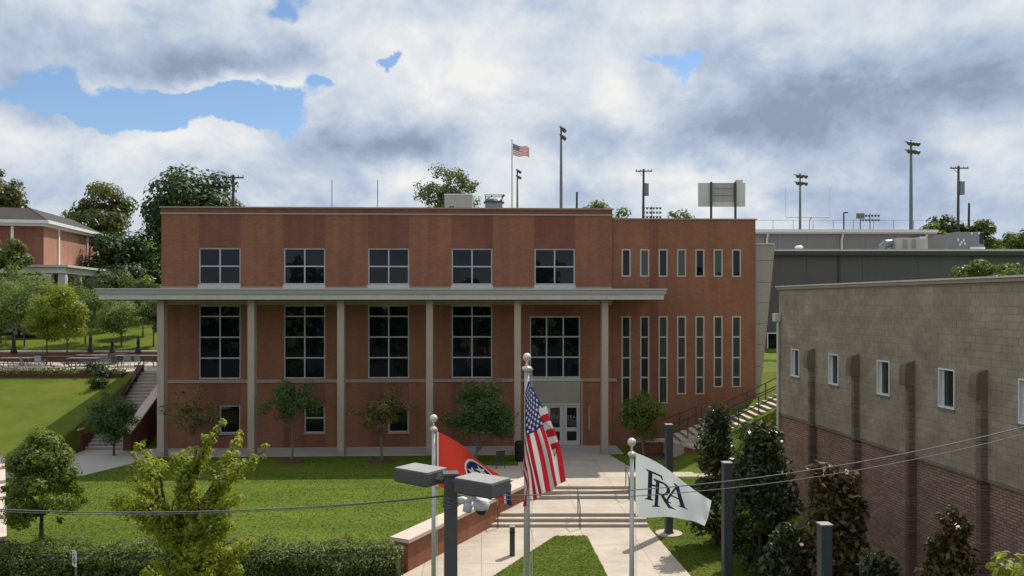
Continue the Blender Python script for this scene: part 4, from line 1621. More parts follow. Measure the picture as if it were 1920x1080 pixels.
rngf = random.Random(5)
shoots = [  # tip, root of each leafy shoot seen on the photograph
    ((418, 792), (350, 900)), ((395, 812), (350, 905)), ((372, 835), (345, 940)), ((498, 843), (410, 905)), ((452, 812), (405, 900)), ((440, 825), (410, 930)),
    ((252, 832), (300, 885)), ((240, 845), (285, 890)), ((236, 884), (300, 945)), ((218, 942), (320, 985)), ((345, 850), (345, 960)), ((418, 885), (395, 965)),
    ((350, 930), (345, 1000)), ((390, 955), (350, 1010)), ((445, 930), (400, 970)), ((300, 965), (335, 1010)), ((262, 985), (330, 1020)), ((430, 985), (365, 1040)),
    ((470, 1020), (380, 1070)), ((300, 1060), (350, 1085)), ((330, 1010), (350, 1060)), ((400, 1030), (360, 1085)), ((450, 1068), (380, 1100)), ((360, 1060), (355, 1120)),
    ((280, 1075), (345, 1130)), ((250, 940), (315, 975)), ((330, 985), (345, 1030)), ((375, 1000), (355, 1040)), ((420, 1060), (370, 1120)), ((340, 1090), (350, 1150)),
    ((410, 1110), (360, 1160)), ((300, 1120), (345, 1170)), ((460, 1140), (370, 1180)), ((260, 1150), (340, 1190)), ((375, 975), (350, 1035)), ((315, 1035), (345, 1080)),
    ((405, 1000), (365, 1050)), ((340, 960), (346, 1010)), ((440, 1030), (380, 1080)), ((365, 1030), (352, 1080)), ((395, 1075), (360, 1120)), ((325, 1075), (346, 1110))]
cen = []
crs = []
limbs = []
for (tx, ty), (rx_, ry_) in shoots:
    dy = rngf.uniform(-.75, .75)
    m_ = max(3, int(math.hypot(tx - rx_, ty - ry_) / 8))
    a = Vector(fp(rx_, ry_, dy * .3))
    b = Vector(fp(tx, ty, dy))
    limbs.append((a, b))
    for q_ in range(m_ + 1):
        crs.append((1.35 if ry_ < 960 else 1.9) - 1.0 * q_ / m_)
        cen.append(tuple(a.lerp(b, q_ / m_) + Vector((rngf.gauss(0, .05), rngf.gauss(0, .12), rngf.gauss(0, .05)))))
ft = tree("tall yellow green tree with upright leafy shoots in front of the hedge", tuple(FT), 1.4, 3.2, (1.0, .8, 2.2), 0, 32000, .074, 'front', 82, cent=cen, crs=crs, cr=.10, tr=.085, up=.6, cr_var=.6, aspect=1.7, flat=1.0)
mb = MB()
for a, b in limbs:
    mb.tube([Vector((0, 0, max(.6, a.z - 1.6))), a, b], [.05, .032, .008], 5, caps=False)
mb.build("limbs", M['bark'], ft, smooth=True)

MGN = "magnolias along the tan block hall"


def magnolia(px, Y, yt, wpx, lab, seed, n=4200, mat='magnolia', K=70, leaf=.135, low=.5, cc=(0, 0)):
    X = (px - 960) / 1493 * Y
    b = (X, Y, gz(X, Y))
    zt = at(px, yt, Y).z - b[2]
    rx = wpx / 1493 * Y / 2
    rng = np.random.default_rng(seed)
    C = []
    for i in range(K):
        f = rng.uniform(0, 1)
        z_ = low + (zt - low - .15) * f
        rr_ = rx * (1 - .72 * f ** 1.5) * (.35 + .65 * rng.uniform() ** .5)
        th = rng.uniform(0, 2 * math.pi)
        C.append((rr_ * math.cos(th), rr_ * math.sin(th) * .9, z_))
    C.append((0, 0, zt - .1))
    return tree(lab, b, low, zt * .5, (rx, rx, zt * .35), 0, int(n * 1.45), leaf, mat, seed, cent=C, coh=.35, cr=.225, tr=.07, group=MGN, aspect=2.2, up=.35, flat=1.0, cr_var=.4)


magnolia(1342, 28.8, 766, 92, "slim magnolia beside the white flag and pale lamp base", 91, 3800)
magnolia(1425, 25.6, 806, 132, "broad dark magnolia behind the middle lamp column", 92, 6000, K=90)
magnolia(1562, 21.8, 882, 150, "bronze tinged magnolia against the brick base", 93, 5200, 'magnolia_brown', K=90)
magnolia(1478, 22.6, 985, 110, "low dark magnolia between the two nearest lamp columns", 94, 3600, low=.2)
magnolia(1784, 17.2, 963, 112, "pointed magnolia close to the near hall wall", 95, 3600, 'magnolia_brown', leaf=.115)
magnolia(1650, 19.6, 1040, 120, "short magnolia at the foot of the brick base", 97, 3000, low=.2)
tree("yellow green sapling entering beside the pointed magnolia", (at(1925, 1080, 12.5).x, 12.5, gz(8, 12.5)), 1.5, 4.1, (.48, .48, .95), 26, 2200, .095, 'front', 96, cr=.34, tr=.05, core=.1)

# hedge
HG = thing("hedge", (-11.5, 24.6, -.85), "long clipped dark hedge between the lawn and the street", "hedge")
rng = np.random.default_rng(6)
n = 46000
u = rng.uniform(-16, 8.05, n)
face = rng.uniform(size=n)
topz = 1.28
y_ = np.where(face < .48, rng.uniform(-.62, .62, n), np.where(face < .93, -.62, .62))
z_ = np.where(face < .48, topz, rng.uniform(0, topz - .2, n))
pos = np.stack([u, y_, z_], 1)
pos[:, 2] -= np.where(face < .48, .30 * np.clip((-.25 - y_) / .37, 0, 1) ** 1.6, 0)
bumps = .10 * np.sin(u * 2.1 + 1) + .08 * np.sin(u * 5.3) + .06 * np.sin(u * 9.7 + y_ * 6)
pos[:, 2] += np.where(face < .48, bumps * .8, 0)
pos[:, 1] += np.where((face >= .48) & (face < .93), -bumps * .9 - .05 * np.sin(z_ * 7 + u), 0)
pos += rng.normal(size=pos.shape) * .05
nor = rng.normal(size=pos.shape) * .7
nor[:, 2] += np.where(face < .48, 1.6, .4)
nor[:, 1] += np.where((face >= .48) & (face < .93), -.8, 0)
link("foliage", leaves_mesh("foliage", pos, nor, .068, rng, LM['hedge'], 1.5), HG)
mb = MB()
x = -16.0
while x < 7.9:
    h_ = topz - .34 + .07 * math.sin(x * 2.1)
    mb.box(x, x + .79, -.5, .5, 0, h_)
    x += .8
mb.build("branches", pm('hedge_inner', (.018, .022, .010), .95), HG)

# ------------------------------------------------------------------ flagpoles and flags
FPG = "aluminium flagpoles in front of the entrance"


def flagpole(x, y, ztop, r, label):
    zb = gz(x, y)
    o = thing("flagpole", (x, y, zb), label, "flagpole", FPG)
    H_ = ztop - zb
    MB().tube([(0, 0, 0), (0, 0, H_ * .4), (0, 0, H_ - .42)], [r * 1.25, r * 1.12, r * .8], 16).build("pole", M['alu'], o, smooth=True)
    MB().tube([(0, 0, 0), (0, 0, .06), (0, 0, .14)], [r * 3, r * 2.4, r * 1.4], 16).build("base_collar", M['alu'], o, smooth=True)
    MB().tube([(0, 0, H_ - .42), (0, 0, H_ - .38), (0, 0, H_ - .33), (0, 0, H_ - .30)], [r * .9, r * 1.7, r * 1.7, r * .7], 14).build("truck", M['gold'], o, smooth=True)
    MB().tube([(0, 0, H_ - .30), (0, 0, H_ - .16)], r * .45, 10).build("spindle", M['gold'], o)
    MB().tube([(r * 1.0, 0, H_ - .40), (r * 2.0, -.01, H_ - .37)], .018, 6).build("pulley", M['gold'], o)
    MB().sphere((0, 0, H_ - .095), .095, 16, 10).build("finial", M['gold'], o, smooth=True)
    MB().tube([(r * 1.7, -.01, H_ - .38), (r * 1.75, -.02, 1.2)], .006, 5).build("halyard", M['white'], o)
    return o


flagpole(at(813, 0, 19.5).x, 19.5, at(0, 777, 19.5).z, .050, "flagpole flying the red state flag with blue disc")
flagpole(at(988, 0, 18.5).x, 18.5, at(0, 662, 18.5).z, .068, "tallest flagpole carrying the striped national flag")
flagpole(at(1184.5, 0, 17.5).x, 17.5, at(0, 821, 17.5).z, .052, "flagpole flying the white monogram flag")


def poly_in(P, x, y):
    inside = np.zeros(x.shape, bool)
    n_ = len(P)
    for i in range(n_):
        (x1, y1), (x2, y2) = P[i - 1], P[i]
        c = (y1 > y) != (y2 > y)
        with np.errstate(divide='ignore', invalid='ignore'):
            xi = (x2 - x1) * (y - y1) / ((y2 - y1) if y2 != y1 else 1e-9) + x1
        inside ^= c & (x < xi)
    return inside


def star_poly(cx, cy, r, rot=0):
    return [(cx + (r if k % 2 == 0 else r * .382) * math.sin(math.pi * k / 5 + rot), cy - (r if k % 2 == 0 else r * .382) * math.cos(math.pi * k / 5 + rot)) for k in range(10)]


RED, WHT, BLU = np.array((.52, .022, .040)), np.array((.72, .70, .68)), np.array((.035, .045, .16))


def us_print(u, v):                      # u along the fly 0..1, v from the top 0..1
    C = np.where((np.floor(v * 13).astype(int) % 2 == 0)[..., None], RED, WHT)
    can = (u < .40) & (v < 7 / 13)
    C = np.where(can[..., None], BLU, C)
    A = 1.75
    for i in range(9):
        for j in range(11):
            if (i + j) % 2 == 0:
                cx, cy = .4 * (j + 1) / 12 * A, 7 / 13 * (i + 1) / 10
                C = np.where(poly_in(star_poly(cx, cy, .035), u * A, v)[..., None], WHT, C)
    return C


def tn_print(u, v):
    A = 1.55
    r_ = np.array((.62, .055, .036))
    bl = np.array((.03, .03, .12))
    C = np.broadcast_to(r_, u.shape + (3,)).copy()
    C = np.where((u > .905)[..., None], WHT, C)
    C = np.where((u > .93)[..., None], bl, C)
    C = np.where((u < .022)[..., None], WHT, C)
    x, y = u * A, v
    cx, cy = .58 * A, .36
    d = np.hypot(x - cx, y - cy)
    C = np.where((d < .29)[..., None], WHT, C)
    C = np.where((d < .255)[..., None], bl, C)
    for k, a in enumerate((15, 135, 255)):
        sx, sy = cx + .125 * math.sin(R(a)), cy - .125 * math.cos(R(a))
        C = np.where(poly_in(star_poly(sx, sy, .125, R(a + 20)), x, y)[..., None], WHT, C)
    return C


F_ = [[(962, 451), (1060, 451), (1069, 476), (1062, 477), (1050, 462), (1000, 462), (1000, 519), (1040, 519), (1040, 530), (1000, 530), (1000, 598), (1015, 602), (1015, 608), (962, 608), (962, 602), (976, 598), (976, 462), (962, 457)]]
R_ = [[(1009, 487), (1078, 487), (1104, 494), (1119, 514), (1119, 537), (1106, 558), (1086, 568), (1130, 626), (1158, 638), (1158, 643), (1118, 643), (1062, 570), (1048, 570), (1048, 632), (1063, 637), (1063, 643), (1009, 643), (1009, 637), (1024, 632), (1024, 500), (1009, 495)]]
RH = [(1048, 498), (1074, 498), (1090, 506), (1097, 520), (1097, 536), (1088, 552), (1074, 559), (1048, 559)]
A_ = [[(1135, 451), (1166, 451), (1210, 596), (1226, 602), (1226, 608), (1169, 608), (1169, 602), (1183, 597), (1172, 556), (1128, 556), (1112, 596), (1132, 602), (1132, 608), (1085, 608), (1085, 602), (1098, 597), (1148, 470), (1135, 458)]]
AH = [(1152, 488), (1132, 545), (1169, 545)]


def fra_print(u, v):
    nav = np.array((.028, .028, .055))
    C = np.broadcast_to(np.array((.84, .845, .84)), u.shape + (3,)).copy()
    x = 962 + (u - .13) / .60 * 264
    y = 451 + (v - .19) / .62 * 192
    m_ = poly_in(F_[0], x, y) | (poly_in(R_[0], x, y) & ~poly_in(RH, x, y)) | (poly_in(A_[0], x, y) & ~poly_in(AH, x, y))
    return np.where(m_[..., None], nav, C)


def flag(name, label, cat, Y, shape, depth, paint, nu=200, nv=130, flap=None):
    """shape(u,v) -> photograph column/row on the flag's own plane Y metres away; depth(u,v) -> metres of billow towards the viewer"""
    us, vs_ = np.linspace(0, 1, nu), np.linspace(0, 1, nv)
    U, V = np.meshgrid(us, vs_)
    px, py = shape(U, V)
    X, Z = (px - 960) / 1493 * Y, EYE - (py - 566) / 1493 * Y
    Yd = Y - depth(U, V)
    o0 = np.array([X[0, 0], Y, Z[0, 0]])
    P = np.stack([X, Yd, Z], -1).reshape(-1, 3) - o0
    i = np.arange(nu * nv).reshape(nv, nu)
    F = np.stack([i[:-1, :-1], i[1:, :-1], i[1:, 1:], i[:-1, 1:]], -1).reshape(-1, 4)
    C = paint(U, V).reshape(-1, 3)
    if flap:
        mu, mv = 16, 90
        U2, V2 = np.meshgrid(np.linspace(0, 1, mu), np.linspace(0, 1, mv))
        px, py, dd, C2 = flap(U2, V2)
        P2 = np.stack([(px - 960) / 1493 * Y, Y - dd, EYE - (py - 566) / 1493 * Y], -1).reshape(-1, 3) - o0
        i = np.arange(mu * mv).reshape(mv, mu) + len(P)
        F2 = np.stack([i[:-1, :-1], i[1:, :-1], i[1:, 1:], i[:-1, 1:]], -1).reshape(-1, 4)
        P, F, C = np.concatenate([P, P2]), np.concatenate([F, F2]), np.concatenate([C, C2.reshape(-1, 3)])
    me = bpy.data.meshes.new(name)
    me.from_pydata(P.tolist(), [], F.tolist())
    a = me.color_attributes.new("print", 'FLOAT_COLOR', 'POINT')
    a.data.foreach_set("color", np.concatenate([C, np.ones((len(C), 1))], 1).astype(np.float32).ravel())
    me.materials.append(M['print'])
    me.polygons.foreach_set("use_smooth", [True] * len(me.polygons))
    return tag(link(name, me, loc=tuple(o0)), label, cat)


def lerp(a, b, t):
    return a + (b - a) * t


def us_shape(u, v):
    c = 7 / 13
    w = np.clip(v / c, 0, 1)
    k = np.clip((v - c) / (1 - c), 0, 1)
    tx = 991 + 70 * (u ** .95) + 13 * np.sin(math.pi * np.clip(u, 0, 1)) ** 1.3
    xl = 984.5 + 26 * np.clip((u - .3) / .7, 0, 1) ** 1.2
    x = lerp(tx, xl, w ** .95)
    x = np.where(v > c, lerp(xl, 983.5 + 3 * np.sin(u * 11), k), x)
    x = x + 1.8 * np.sin(v * 19 + u * 3) * u
    y0 = 713 + 24 * w + 96 * k
    y1 = 903 + 30 * w + 18 * k
    return x, lerp(y0, y1, u) + 3 * np.sin(u * 6)


def us_flap(u, v):
    # the upper edge folded back over the stripes
    l = np.array([(1009, 764), (1016, 790), (1025, 815), (1033, 838), (1038, 852)], float)
    r_ = np.array([(1024, 759), (1031, 785), (1041, 812), (1047, 832), (1040, 853)], float)
    t = np.linspace(0, 1, 5)
    lx, ly = np.interp(v, t, l[:, 0]), np.interp(v, t, l[:, 1])
    rx, ry = np.interp(v, t, r_[:, 0]), np.interp(v, t, r_[:, 1])
    k = np.floor((v + .02 * np.sin(u * 3)) * 7.4).astype(int)
    C = np.where((k % 2 == 0)[..., None], WHT, RED)
    C = np.where(((k >= 6) & (u > .7))[..., None], RED, C)
    return lerp(lx, rx, u), lerp(ly, ry, u) + 5 * u * (1 - u), .16 - .05 * np.sin(u * 3) * 0 + .02 * np.sin(v * 12), C


def us_depth(u, v):
    return u * (.05 * np.sin(v * 18 + u * 2.5) + .035 * np.sin(v * 31 + 1 + u * 4)) + .09 * np.sin(u * 3) * (1 - v)


flag("striped_flag", "striped national flag with star canton drooping from the tallest flagpole", "flag", 18.42, us_shape, us_depth, us_print, 240, 170, us_flap)


def tn_shape(u, v):
    tx = 819 + 139 * u
    ty = 809 + 84 * u + 14 * u * u - 5 * np.sin(u * 6.3)
    bx_ = 819 + 128 * u + 16 * u * u
    by_ = 911 + 30 * u + 10 * u * u + 4 * np.sin(u * 6)
    return lerp(tx, bx_, v) + 3 * np.sin(u * 9 + v * 3) * u, lerp(ty, by_, v) + 2.5 * np.sin(u * 13 + v * 2) * u


def tn_depth(u, v):
    return .16 * np.sin(u * 7 - v * 2.2) * u ** .6 + .05 * np.sin(u * 17 + v * 4) * u


flag("state_flag", "red state flag with three stars in a blue disc", "flag", 19.45, tn_shape, tn_depth, tn_print)


def fra_shape(u, v):
    tx = 1192 + 142 * u
    ty = 849 + 66 * u + 26 * u * u - 3 * np.sin(u * 6.3)
    bx_ = 1192 + 128 * u
    by_ = 967 + 4 * u + 11 * u * u + 3 * np.sin(u * 7)
    return lerp(tx, bx_, v) + 2 * np.sin(u * 9 + v * 2) * u, lerp(ty, by_, v) + 2 * np.sin(u * 10 + v * 2) * u


def fra_depth(u, v):
    return .14 * np.sin(u * 6 + v * 2.4) * u ** .6 + .035 * np.sin(u * 16 - v * 3) * u


flag("monogram_flag", "white flag with dark overlapping letter monogram", "flag", 17.45, fra_shape, fra_depth, fra_print, 260, 180)

# ------------------------------------------------------------------ front lamp post, cables, camera, bollard, sign
LPX, LPY = -.716, 9.3
LP = thing("lamp_post", (LPX, LPY, gz(LPX, LPY)), "square dark lamp post with two box heads in front of the red flag", "lamp post")
zb = gz(LPX, LPY)
zt = 5.98 - zb
MB().box(-.075, .075, -.075, .075, 0, zt).build("pole", M['metal_grey'], LP, rotz=R(8), bevel=.01)
MB().box(-.09, .09, -.09, .09, zt + .002, zt + .03).build("pole_cap", M['metal_grey'], LP, rotz=R(8))
aa = R(-36)
for s_ in (1, -1):
    c_ = Vector((math.cos(aa), math.sin(aa), 0)) * s_
    hc = c_ * .47
    # tapered shoebox head
    mb = MB()
    l, w_, hh = .275, .185, .155
    b0 = [(-l, -w_), (l, -w_), (l, w_), (-l, w_)]
    mb.hexa([(x, y, 0) for x, y in b0], [(x * .97, y * .97, hh) for x, y in b0])
    hd = mb.build("lamp_head", M['metal_grey'], LP, loc=(hc.x, hc.y, zt - .14), rotz=aa, bevel=.012)
    MB().box(-l * .95, l * .95, -w_ * .95, w_ * .95, hh + .001, hh + .012).build("lid", M['cap_light'], hd)  # lid paler than the head below
    MB().box(-l * .85, l * .85, -w_ * .85, w_ * .85, -.012, -.001).build("lens", M['glass_green'], hd)
    MB().bar(tuple(c_ * .07 + Vector((0, 0, zt - .06))), tuple(c_ * .19 + Vector((0, 0, zt - .06))), .09).build("arm", M['metal_grey'], LP)
mb = MB()
for k_ in range(4):
    zz = zt - .26 - k_ * .035
    mb.tube([(.088 * math.cos(t), .088 * math.sin(t), zz + .012 * math.sin(t * 2 + k_)) for t in np.linspace(0, 2 * math.pi, 17)], .008, 5)
mb.build("cable_wrap", M['cable'], LP)


def cable(label, pts, r=.0085):
    xs_ = []
    for (x0, y0, z0), (x1, y1, z1), sag in pts:
        for t in np.linspace(0, 1, 28):
            xs_.append((x0 + (x1 - x0) * t, y0 + (y1 - y0) * t, z0 + (z1 - z0) * t - sag * 4 * t * (1 - t)))
    o0 = Vector(xs_[0])
    return tag(MB().tube([Vector(p_) - o0 for p_ in xs_], r, 6).build("overhead_cable", M['cable'], loc=o0, smooth=True), label, "cable", "overhead cables tied to the lamp post")


cable("thicker dark overhead cable crossing before the lawn to the lamp post", [((-14, 9.6, 6.75), (LPX - .08, LPY, 5.735), .62)], .008)
cable("thinner overhead cable hanging just under the thicker cable over the lawn", [((-14, 9.6, 6.735), (LPX - .08, LPY, 5.725), .635)], .004)
cable("upper overhead cable rising from the lamp post across the white flag", [((LPX + .08, LPY, 5.735), (10.0, 9.6, 7.75), .54)], .0065)
cable("lower overhead cable sagging from the lamp post past the white flag", [((LPX + .08, LPY, 5.70), (10.0, 9.6, 7.72), .60)], .005)

SCM = thing("security_camera", (LPX + .16, LPY - .02, 5.62), "white dome security cameras on a bracket tied to the lamp post", "security camera")
MB().tube([(-.10, 0, .06), (-.02, 0, .07), (.05, -.02, .05)], [.035, .045, .04], 10).build("bracket", M['white'], SCM, smooth=True)
MB().tube([(.03, -.02, -.06), (.05, -.02, .02), (.05, -.02, .06)], [.05, .055, .04], 12).build("housing", M['white'], SCM, smooth=True)
MB().tube([(.03, -.03, .06), (.10, -.05, .10), (.20, -.06, .09)], [.03, .035, .03], 10).build("arm", M['white'], SCM, smooth=True)
MB().tube([(.20, -.06, .11), (.20, -.06, .09), (.20, -.06, .03), (.20, -.06, -.02)], [.04, .085, .098, .085], 14).build("hood", M['white'], SCM, smooth=True)
MB().sphere((.20, -.06, -.025), .072, 14, 8).build("dome", M['glass_green'], SCM, smooth=True)

BO = thing("bollard", (0.01, 27.45, -.742), "dark square bollard standing on the path beside the grass wedge", "bollard")
MB().box(-.09, .09, -.09, .09, 0, .98).build("post", M['metal_dark'], BO, bevel=.01)
MB().box(-.095, .095, -.095, .095, .982, 1.02).build("cap", M['cap_light'], BO)
MB().box(-.097, .097, -.097, .097, .80, .83).build("band", M['black'], BO)

LCG = "square slate lamp columns along the hall lawn"
for (px, Y, yt, w_, lab) in ((1254, 30.1, 795, .26, "slate lamp column on a round concrete footing behind the white flag"),
                             (1363, 24.6, 866, .27, "slate lamp column in front of the broad dark magnolia"),
                             (1546, 17.6, 981, .25, "slate lamp column nearest the brick base of the hall")):
    X = (px - 960) / 1493 * Y
    zb = gz(X, Y)
    H_ = at(px, yt, Y).z - zb
    o = thing("lamp_column", (X, Y, zb), lab, "lamp column", LCG, rotz=R(4))
    MB().box(-w_ / 2, w_ / 2, -w_ / 2, w_ / 2, 0, H_ - .03).build("column", M['slate_post'], o, bevel=.012)
    MB().box(-w_ / 2 - .01, w_ / 2 + .01, -w_ / 2 - .01, w_ / 2 + .01, H_ - .028, H_).build("cap", M['cap_light'], o)
    MB().tube([(0, 0, -.1), (0, 0, .05)], .5, 24).build("footing", M['concrete'], o)
    MB().box(-w_ / 2 - .02, w_ / 2 + .02, -w_ / 2 - .02, w_ / 2 + .02, .052, .12).build("base_plate", M['metal_dark'], o)

HS = thing("parking_sign", (at(140, 0, 22).x, 22, gz(-12, 22)), "small white sign with wheelchair symbol in front of the hedge", "sign", rotz=R(-38))
zs_ = at(0, 1048, 22).z - gz(-12, 22)
MB().tube([(0, .03, 0), (0, .03, zs_ + .1)], .022, 8).build("post", M['galv'], HS)
bd = MB().box(-.13, .13, -.004, .004, zs_ - .22, zs_ + .22).build("board", M['white'], HS)
mb = MB()
yy = -.012
arc = [(-.005 + .062 * math.cos(t), yy, zs_ - .055 + .062 * math.sin(t)) for t in np.linspace(R(100), R(350), 16)]
mb.tube(arc, .010, 5)
mb.tube([(-.012, yy, zs_ + .09), (-.006, yy, zs_ - .01), (.045, yy, zs_ - .01), (.070, yy, zs_ - .085), (.09, yy, zs_ - .08)], .011, 5)
mb.tube([(-.008, yy, zs_ + .045), (.04, yy, zs_ + .04)], .009, 5)
mb.sphere((-.014, yy, zs_ + .125), .022, 8, 6)
mb.build("wheelchair_symbol", M['sign_ink'], bd)
for z_ in (zs_ - .215, zs_ + .205):
    MB().box(-.128, .128, -.0065, -.0045, z_, z_ + .01).build("border", M['sign_ink'], bd)

# ------------------------------------------------------------------ entrance bits: bin, chair, flower bed, tables, umbrellas, chairs
TB = thing("litter_bin", (at(975, 0, 40.0).x, 40.0, .012), "tall black litter bin by the entrance column", "litter bin")
MB().tube([(0, 0, 0), (0, 0, .05), (0, 0, .82), (0, 0, .86)], [.22, .25, .27, .28], 18).build("barrel", M['black'], TB, smooth=True)
MB().tube([(0, 0, .862), (0, 0, .95), (0, 0, 1.02)], [.285, .25, .10], 18).build("lid", M['black'], TB, smooth=True)


def chair_parts(root, mat):
    MB().box(-.22, .22, -.22, .22, .43, .46).build("seat", M[mat], root)
    MB().hexa([(-.21, .20, .50), (.21, .20, .50), (.21, .23, .50), (-.21, .23, .50)], [(-.21, .28, .86), (.21, .28, .86), (.21, .31, .86), (-.21, .31, .86)]).build("backrest", M[mat], root)
    for sx in (-.2, .2):
        MB().tube([(sx, -.2, .43), (sx * 1.08, -.23, 0)], .018, 5).build("leg", M[mat], root)
        MB().tube([(sx, .29, .84), (sx, .21, .43), (sx * 1.08, .27, 0)], .018, 5).build("leg", M[mat], root)


def table_parts(root, L, mat='table', bench=True):
    MB().box(-L / 2, L / 2, -.38, .38, .70, .75).build("table_top", M[mat], root, bevel=.01)
    for sx in (-L / 2 + .3, L / 2 - .3):
        MB().tube([(sx, -.3, 0), (sx, -.12, .70)], .03, 5).build("leg", M['metal_dark'], root)
        MB().tube([(sx, .3, 0), (sx, .12, .70)], .03, 5).build("leg", M['metal_dark'], root)
    if bench:
        for sy in (-.72, .72):
            MB().box(-L / 2, L / 2, sy - .14, sy + .14, .42, .46).build("bench", M['metal_dark'], root)
            for sx in (-L / 2 + .3, L / 2 - .3):
                MB().tube([(sx, sy * .35, .18), (sx, sy, .42)], .022, 5).build("bracket", M['metal_dark'], root)


ch = thing("chair", (at(935, 0, 38.4).x, 38.4, .004), "lone dark metal chair on the plaza by the lawn edge", "chair", rotz=R(200))
chair_parts(ch, 'metal_dark')
TG = "picnic tables on the dining terrace"
tabs = [(30, 51.3, 1.9, "picnic table under the umbrella farthest from the stairs"), (108, 52.6, 1.8, "dark picnic table between the two yellow green trees"),
        (157, 51.2, 1.9, "pale topped picnic table nearest the flower bed"), (172, 54.0, 1.9, "picnic table at the foot of the second closed umbrella"),
        (212, 55.6, 1.6, "small dark picnic table by the retaining wall"), (258, 53.6, 3.0, "long picnic table closest to the terrace stairs"),
        (62, 55.4, 1.8, "dark picnic table below the retaining wall coping")]
for i, (px, Y, L, lab) in enumerate(tabs):
    o = thing("picnic_table", ((px - 960) / 1493 * Y, Y, 3.66), lab, "picnic table", TG)
    table_parts(o, L, 'table' if i in (0, 2, 3, 5) else 'metal_dark')
CG = "metal chairs on the dining terrace"
c0_ = None
for px, Y, rz, lab in ((196, 51.0, 30, "curved metal chair beside the pale topped table"), (186, 52.2, 200, "metal chair turned to the pale topped table"), (48, 50.6, 140, "metal chair near the flower bed start"),
                       (75, 51.2, 60, "metal chair between the far table and the dark table"), (236, 51.6, 10, "metal chair in front of the long table"), (262, 51.9, 170, "metal chair at the end nearest the column"), (205, 53.2, 250, "metal chair behind the curved chair")):
    if c0_ is None:
        c0_ = thing("chair", (0, 0, 0), "", "chair", CG)
        chair_parts(c0_, 'galv')
        o = c0_
    else:
        o = copy_tree(c0_)
    o["label"] = lab
    o.location = ((px - 960) / 1493 * Y, Y, 3.66)
    o.rotation_euler.z = R(rz)
UG = "closed black umbrellas on the dining terrace"
u0 = None
for px, Y, yt, lab in ((26, 52.2, 628, "closed black umbrella farthest from the stairs"), (170, 54.1, 624, "closed black umbrella behind the pale topped table"), (259.5, 53.7, 630, "closed black umbrella at the long table by the stairs"), (211, 56.0, 636, "closed black umbrella by the retaining wall")):
    if u0 is None:
        u0 = thing("umbrella", (0, 0, 0), "", "umbrella", UG)
        MB().tube([(0, 0, 0), (0, 0, 2.35)], .022, 6).build("pole", M['metal_dark'], u0)
        mb = MB()
        mb.tube([(0, 0, .98), (0, 0, 1.0), (0, 0, 1.15), (0, 0, 1.5), (0, 0, 1.62), (0, 0, 1.9), (0, 0, 2.25), (0, 0, 2.38)], [.06, .19, .21, .12, .10, .12, .06, .02], 9)
        mb.build("canopy", M['umbrella'], u0)
        MB().tube([(0, 0, 0), (0, 0, .08)], .25, 12).build("base", M['black'], u0)
        o = u0
    else:
        o = copy_tree(u0)
    o["label"] = lab
    o.location = ((px - 960) / 1493 * Y, Y, 3.66)
    s_ = (at(px, yt, Y).z - 3.66) / 2.38
    o.scale = (1, 1, s_)

rng = np.random.default_rng(8)
slab("planting_bed", [(-60, 48.6), (-23.8, 48.6), (-23.8, 49.52), (-60, 49.52)], 2.6, 3.62, 'mulch')
n = 2600
pos = np.stack([rng.uniform(-36, -23.9, n), rng.uniform(48.7, 49.5, n), 3.62 + np.abs(rng.normal(size=n)) * .14], 1)
link("x", None) if 0 else None
o = link("foliage", leaves_mesh("foliage", pos, rng.normal(size=pos.shape) + np.array([0, -.3, .8]), .12, rng, LM['hedge'], 1.4))
o.name = "ground_cover"
tag(o, kind="stuff")
n = 700
pos = np.stack([np.where(rng.uniform(size=n) < .6, rng.uniform(-32, -28.4, n), rng.uniform(-36, -24, n)), rng.uniform(48.6, 49.4, n), 3.75 + rng.uniform(0, .28, n)], 1)
o = link("flowers", leaves_mesh("flowers", pos, rng.normal(size=pos.shape) + np.array([0, -.5, .6]), .085, rng, LM['flower'], 1.1))
tag(o, kind="stuff")
BG_ = "dark boulders stepping down beside the terrace stairs"
for i, (px, py, Y, s_, lab) in enumerate(((205, 695, 49.3, .5, "rounded dark shrub at the end of the flower bed"), (222, 712, 48.6, .5, "dark clipped shrub at the top of the stair wall"), (214, 735, 47.2, .55, "dark clipped shrub halfway down the stair wall"))):
    p_ = at(px, py, Y)
    tree(lab, (p_.x - .9, Y, gz(p_.x - .9, Y) - .05), .1, .35, (s_, s_, .36), 14, 700, .10, 'far_dark', 120 + i, cr=.42, tr=.03, name="shrub", cat="shrub", group="clipped shrubs beside the terrace stairs")

# ------------------------------------------------------------------ stadium: lights, goal posts, scoreboard, poles, distant flag, fence
SLG = "stadium floodlight masts on the hill"


def mast(px, Y, ytop, label, rows=2, cols=4, w=1.9, rot=0, r=.22, tilt=.3):
    X = (px - 960) / 1493 * Y
    zb = gz(X, Y)
    zt_ = at(px, ytop, Y).z
    o = thing("floodlight_mast", (X, Y, zb), label, "floodlight mast", SLG, rotz=rot)
    MB().tube([(0, 0, 0), (0, 0, (zt_ - zb) * .6), (0, 0, zt_ - zb)], [r, r * .8, r * .55], 8).build("pole", M['galv'], o)
    for k_ in range(rows):
        zz = zt_ - zb - .35 - k_ * 1.15
        MB().box(-w / 2, w / 2, -.06, .06, zz, zz + .12).build("crossarm", M['galv'], o)
        for c_ in range(cols):
            x_ = -w / 2 + w * (c_ + .5) / cols
            MB().tube([(x_, -.05, zz + .05), (x_, -.25, zz - .12), (x_, -.55, zz - .30)], [.10, .24, .30], 8).build("lamp", M['metal_grey'], o)
    return o


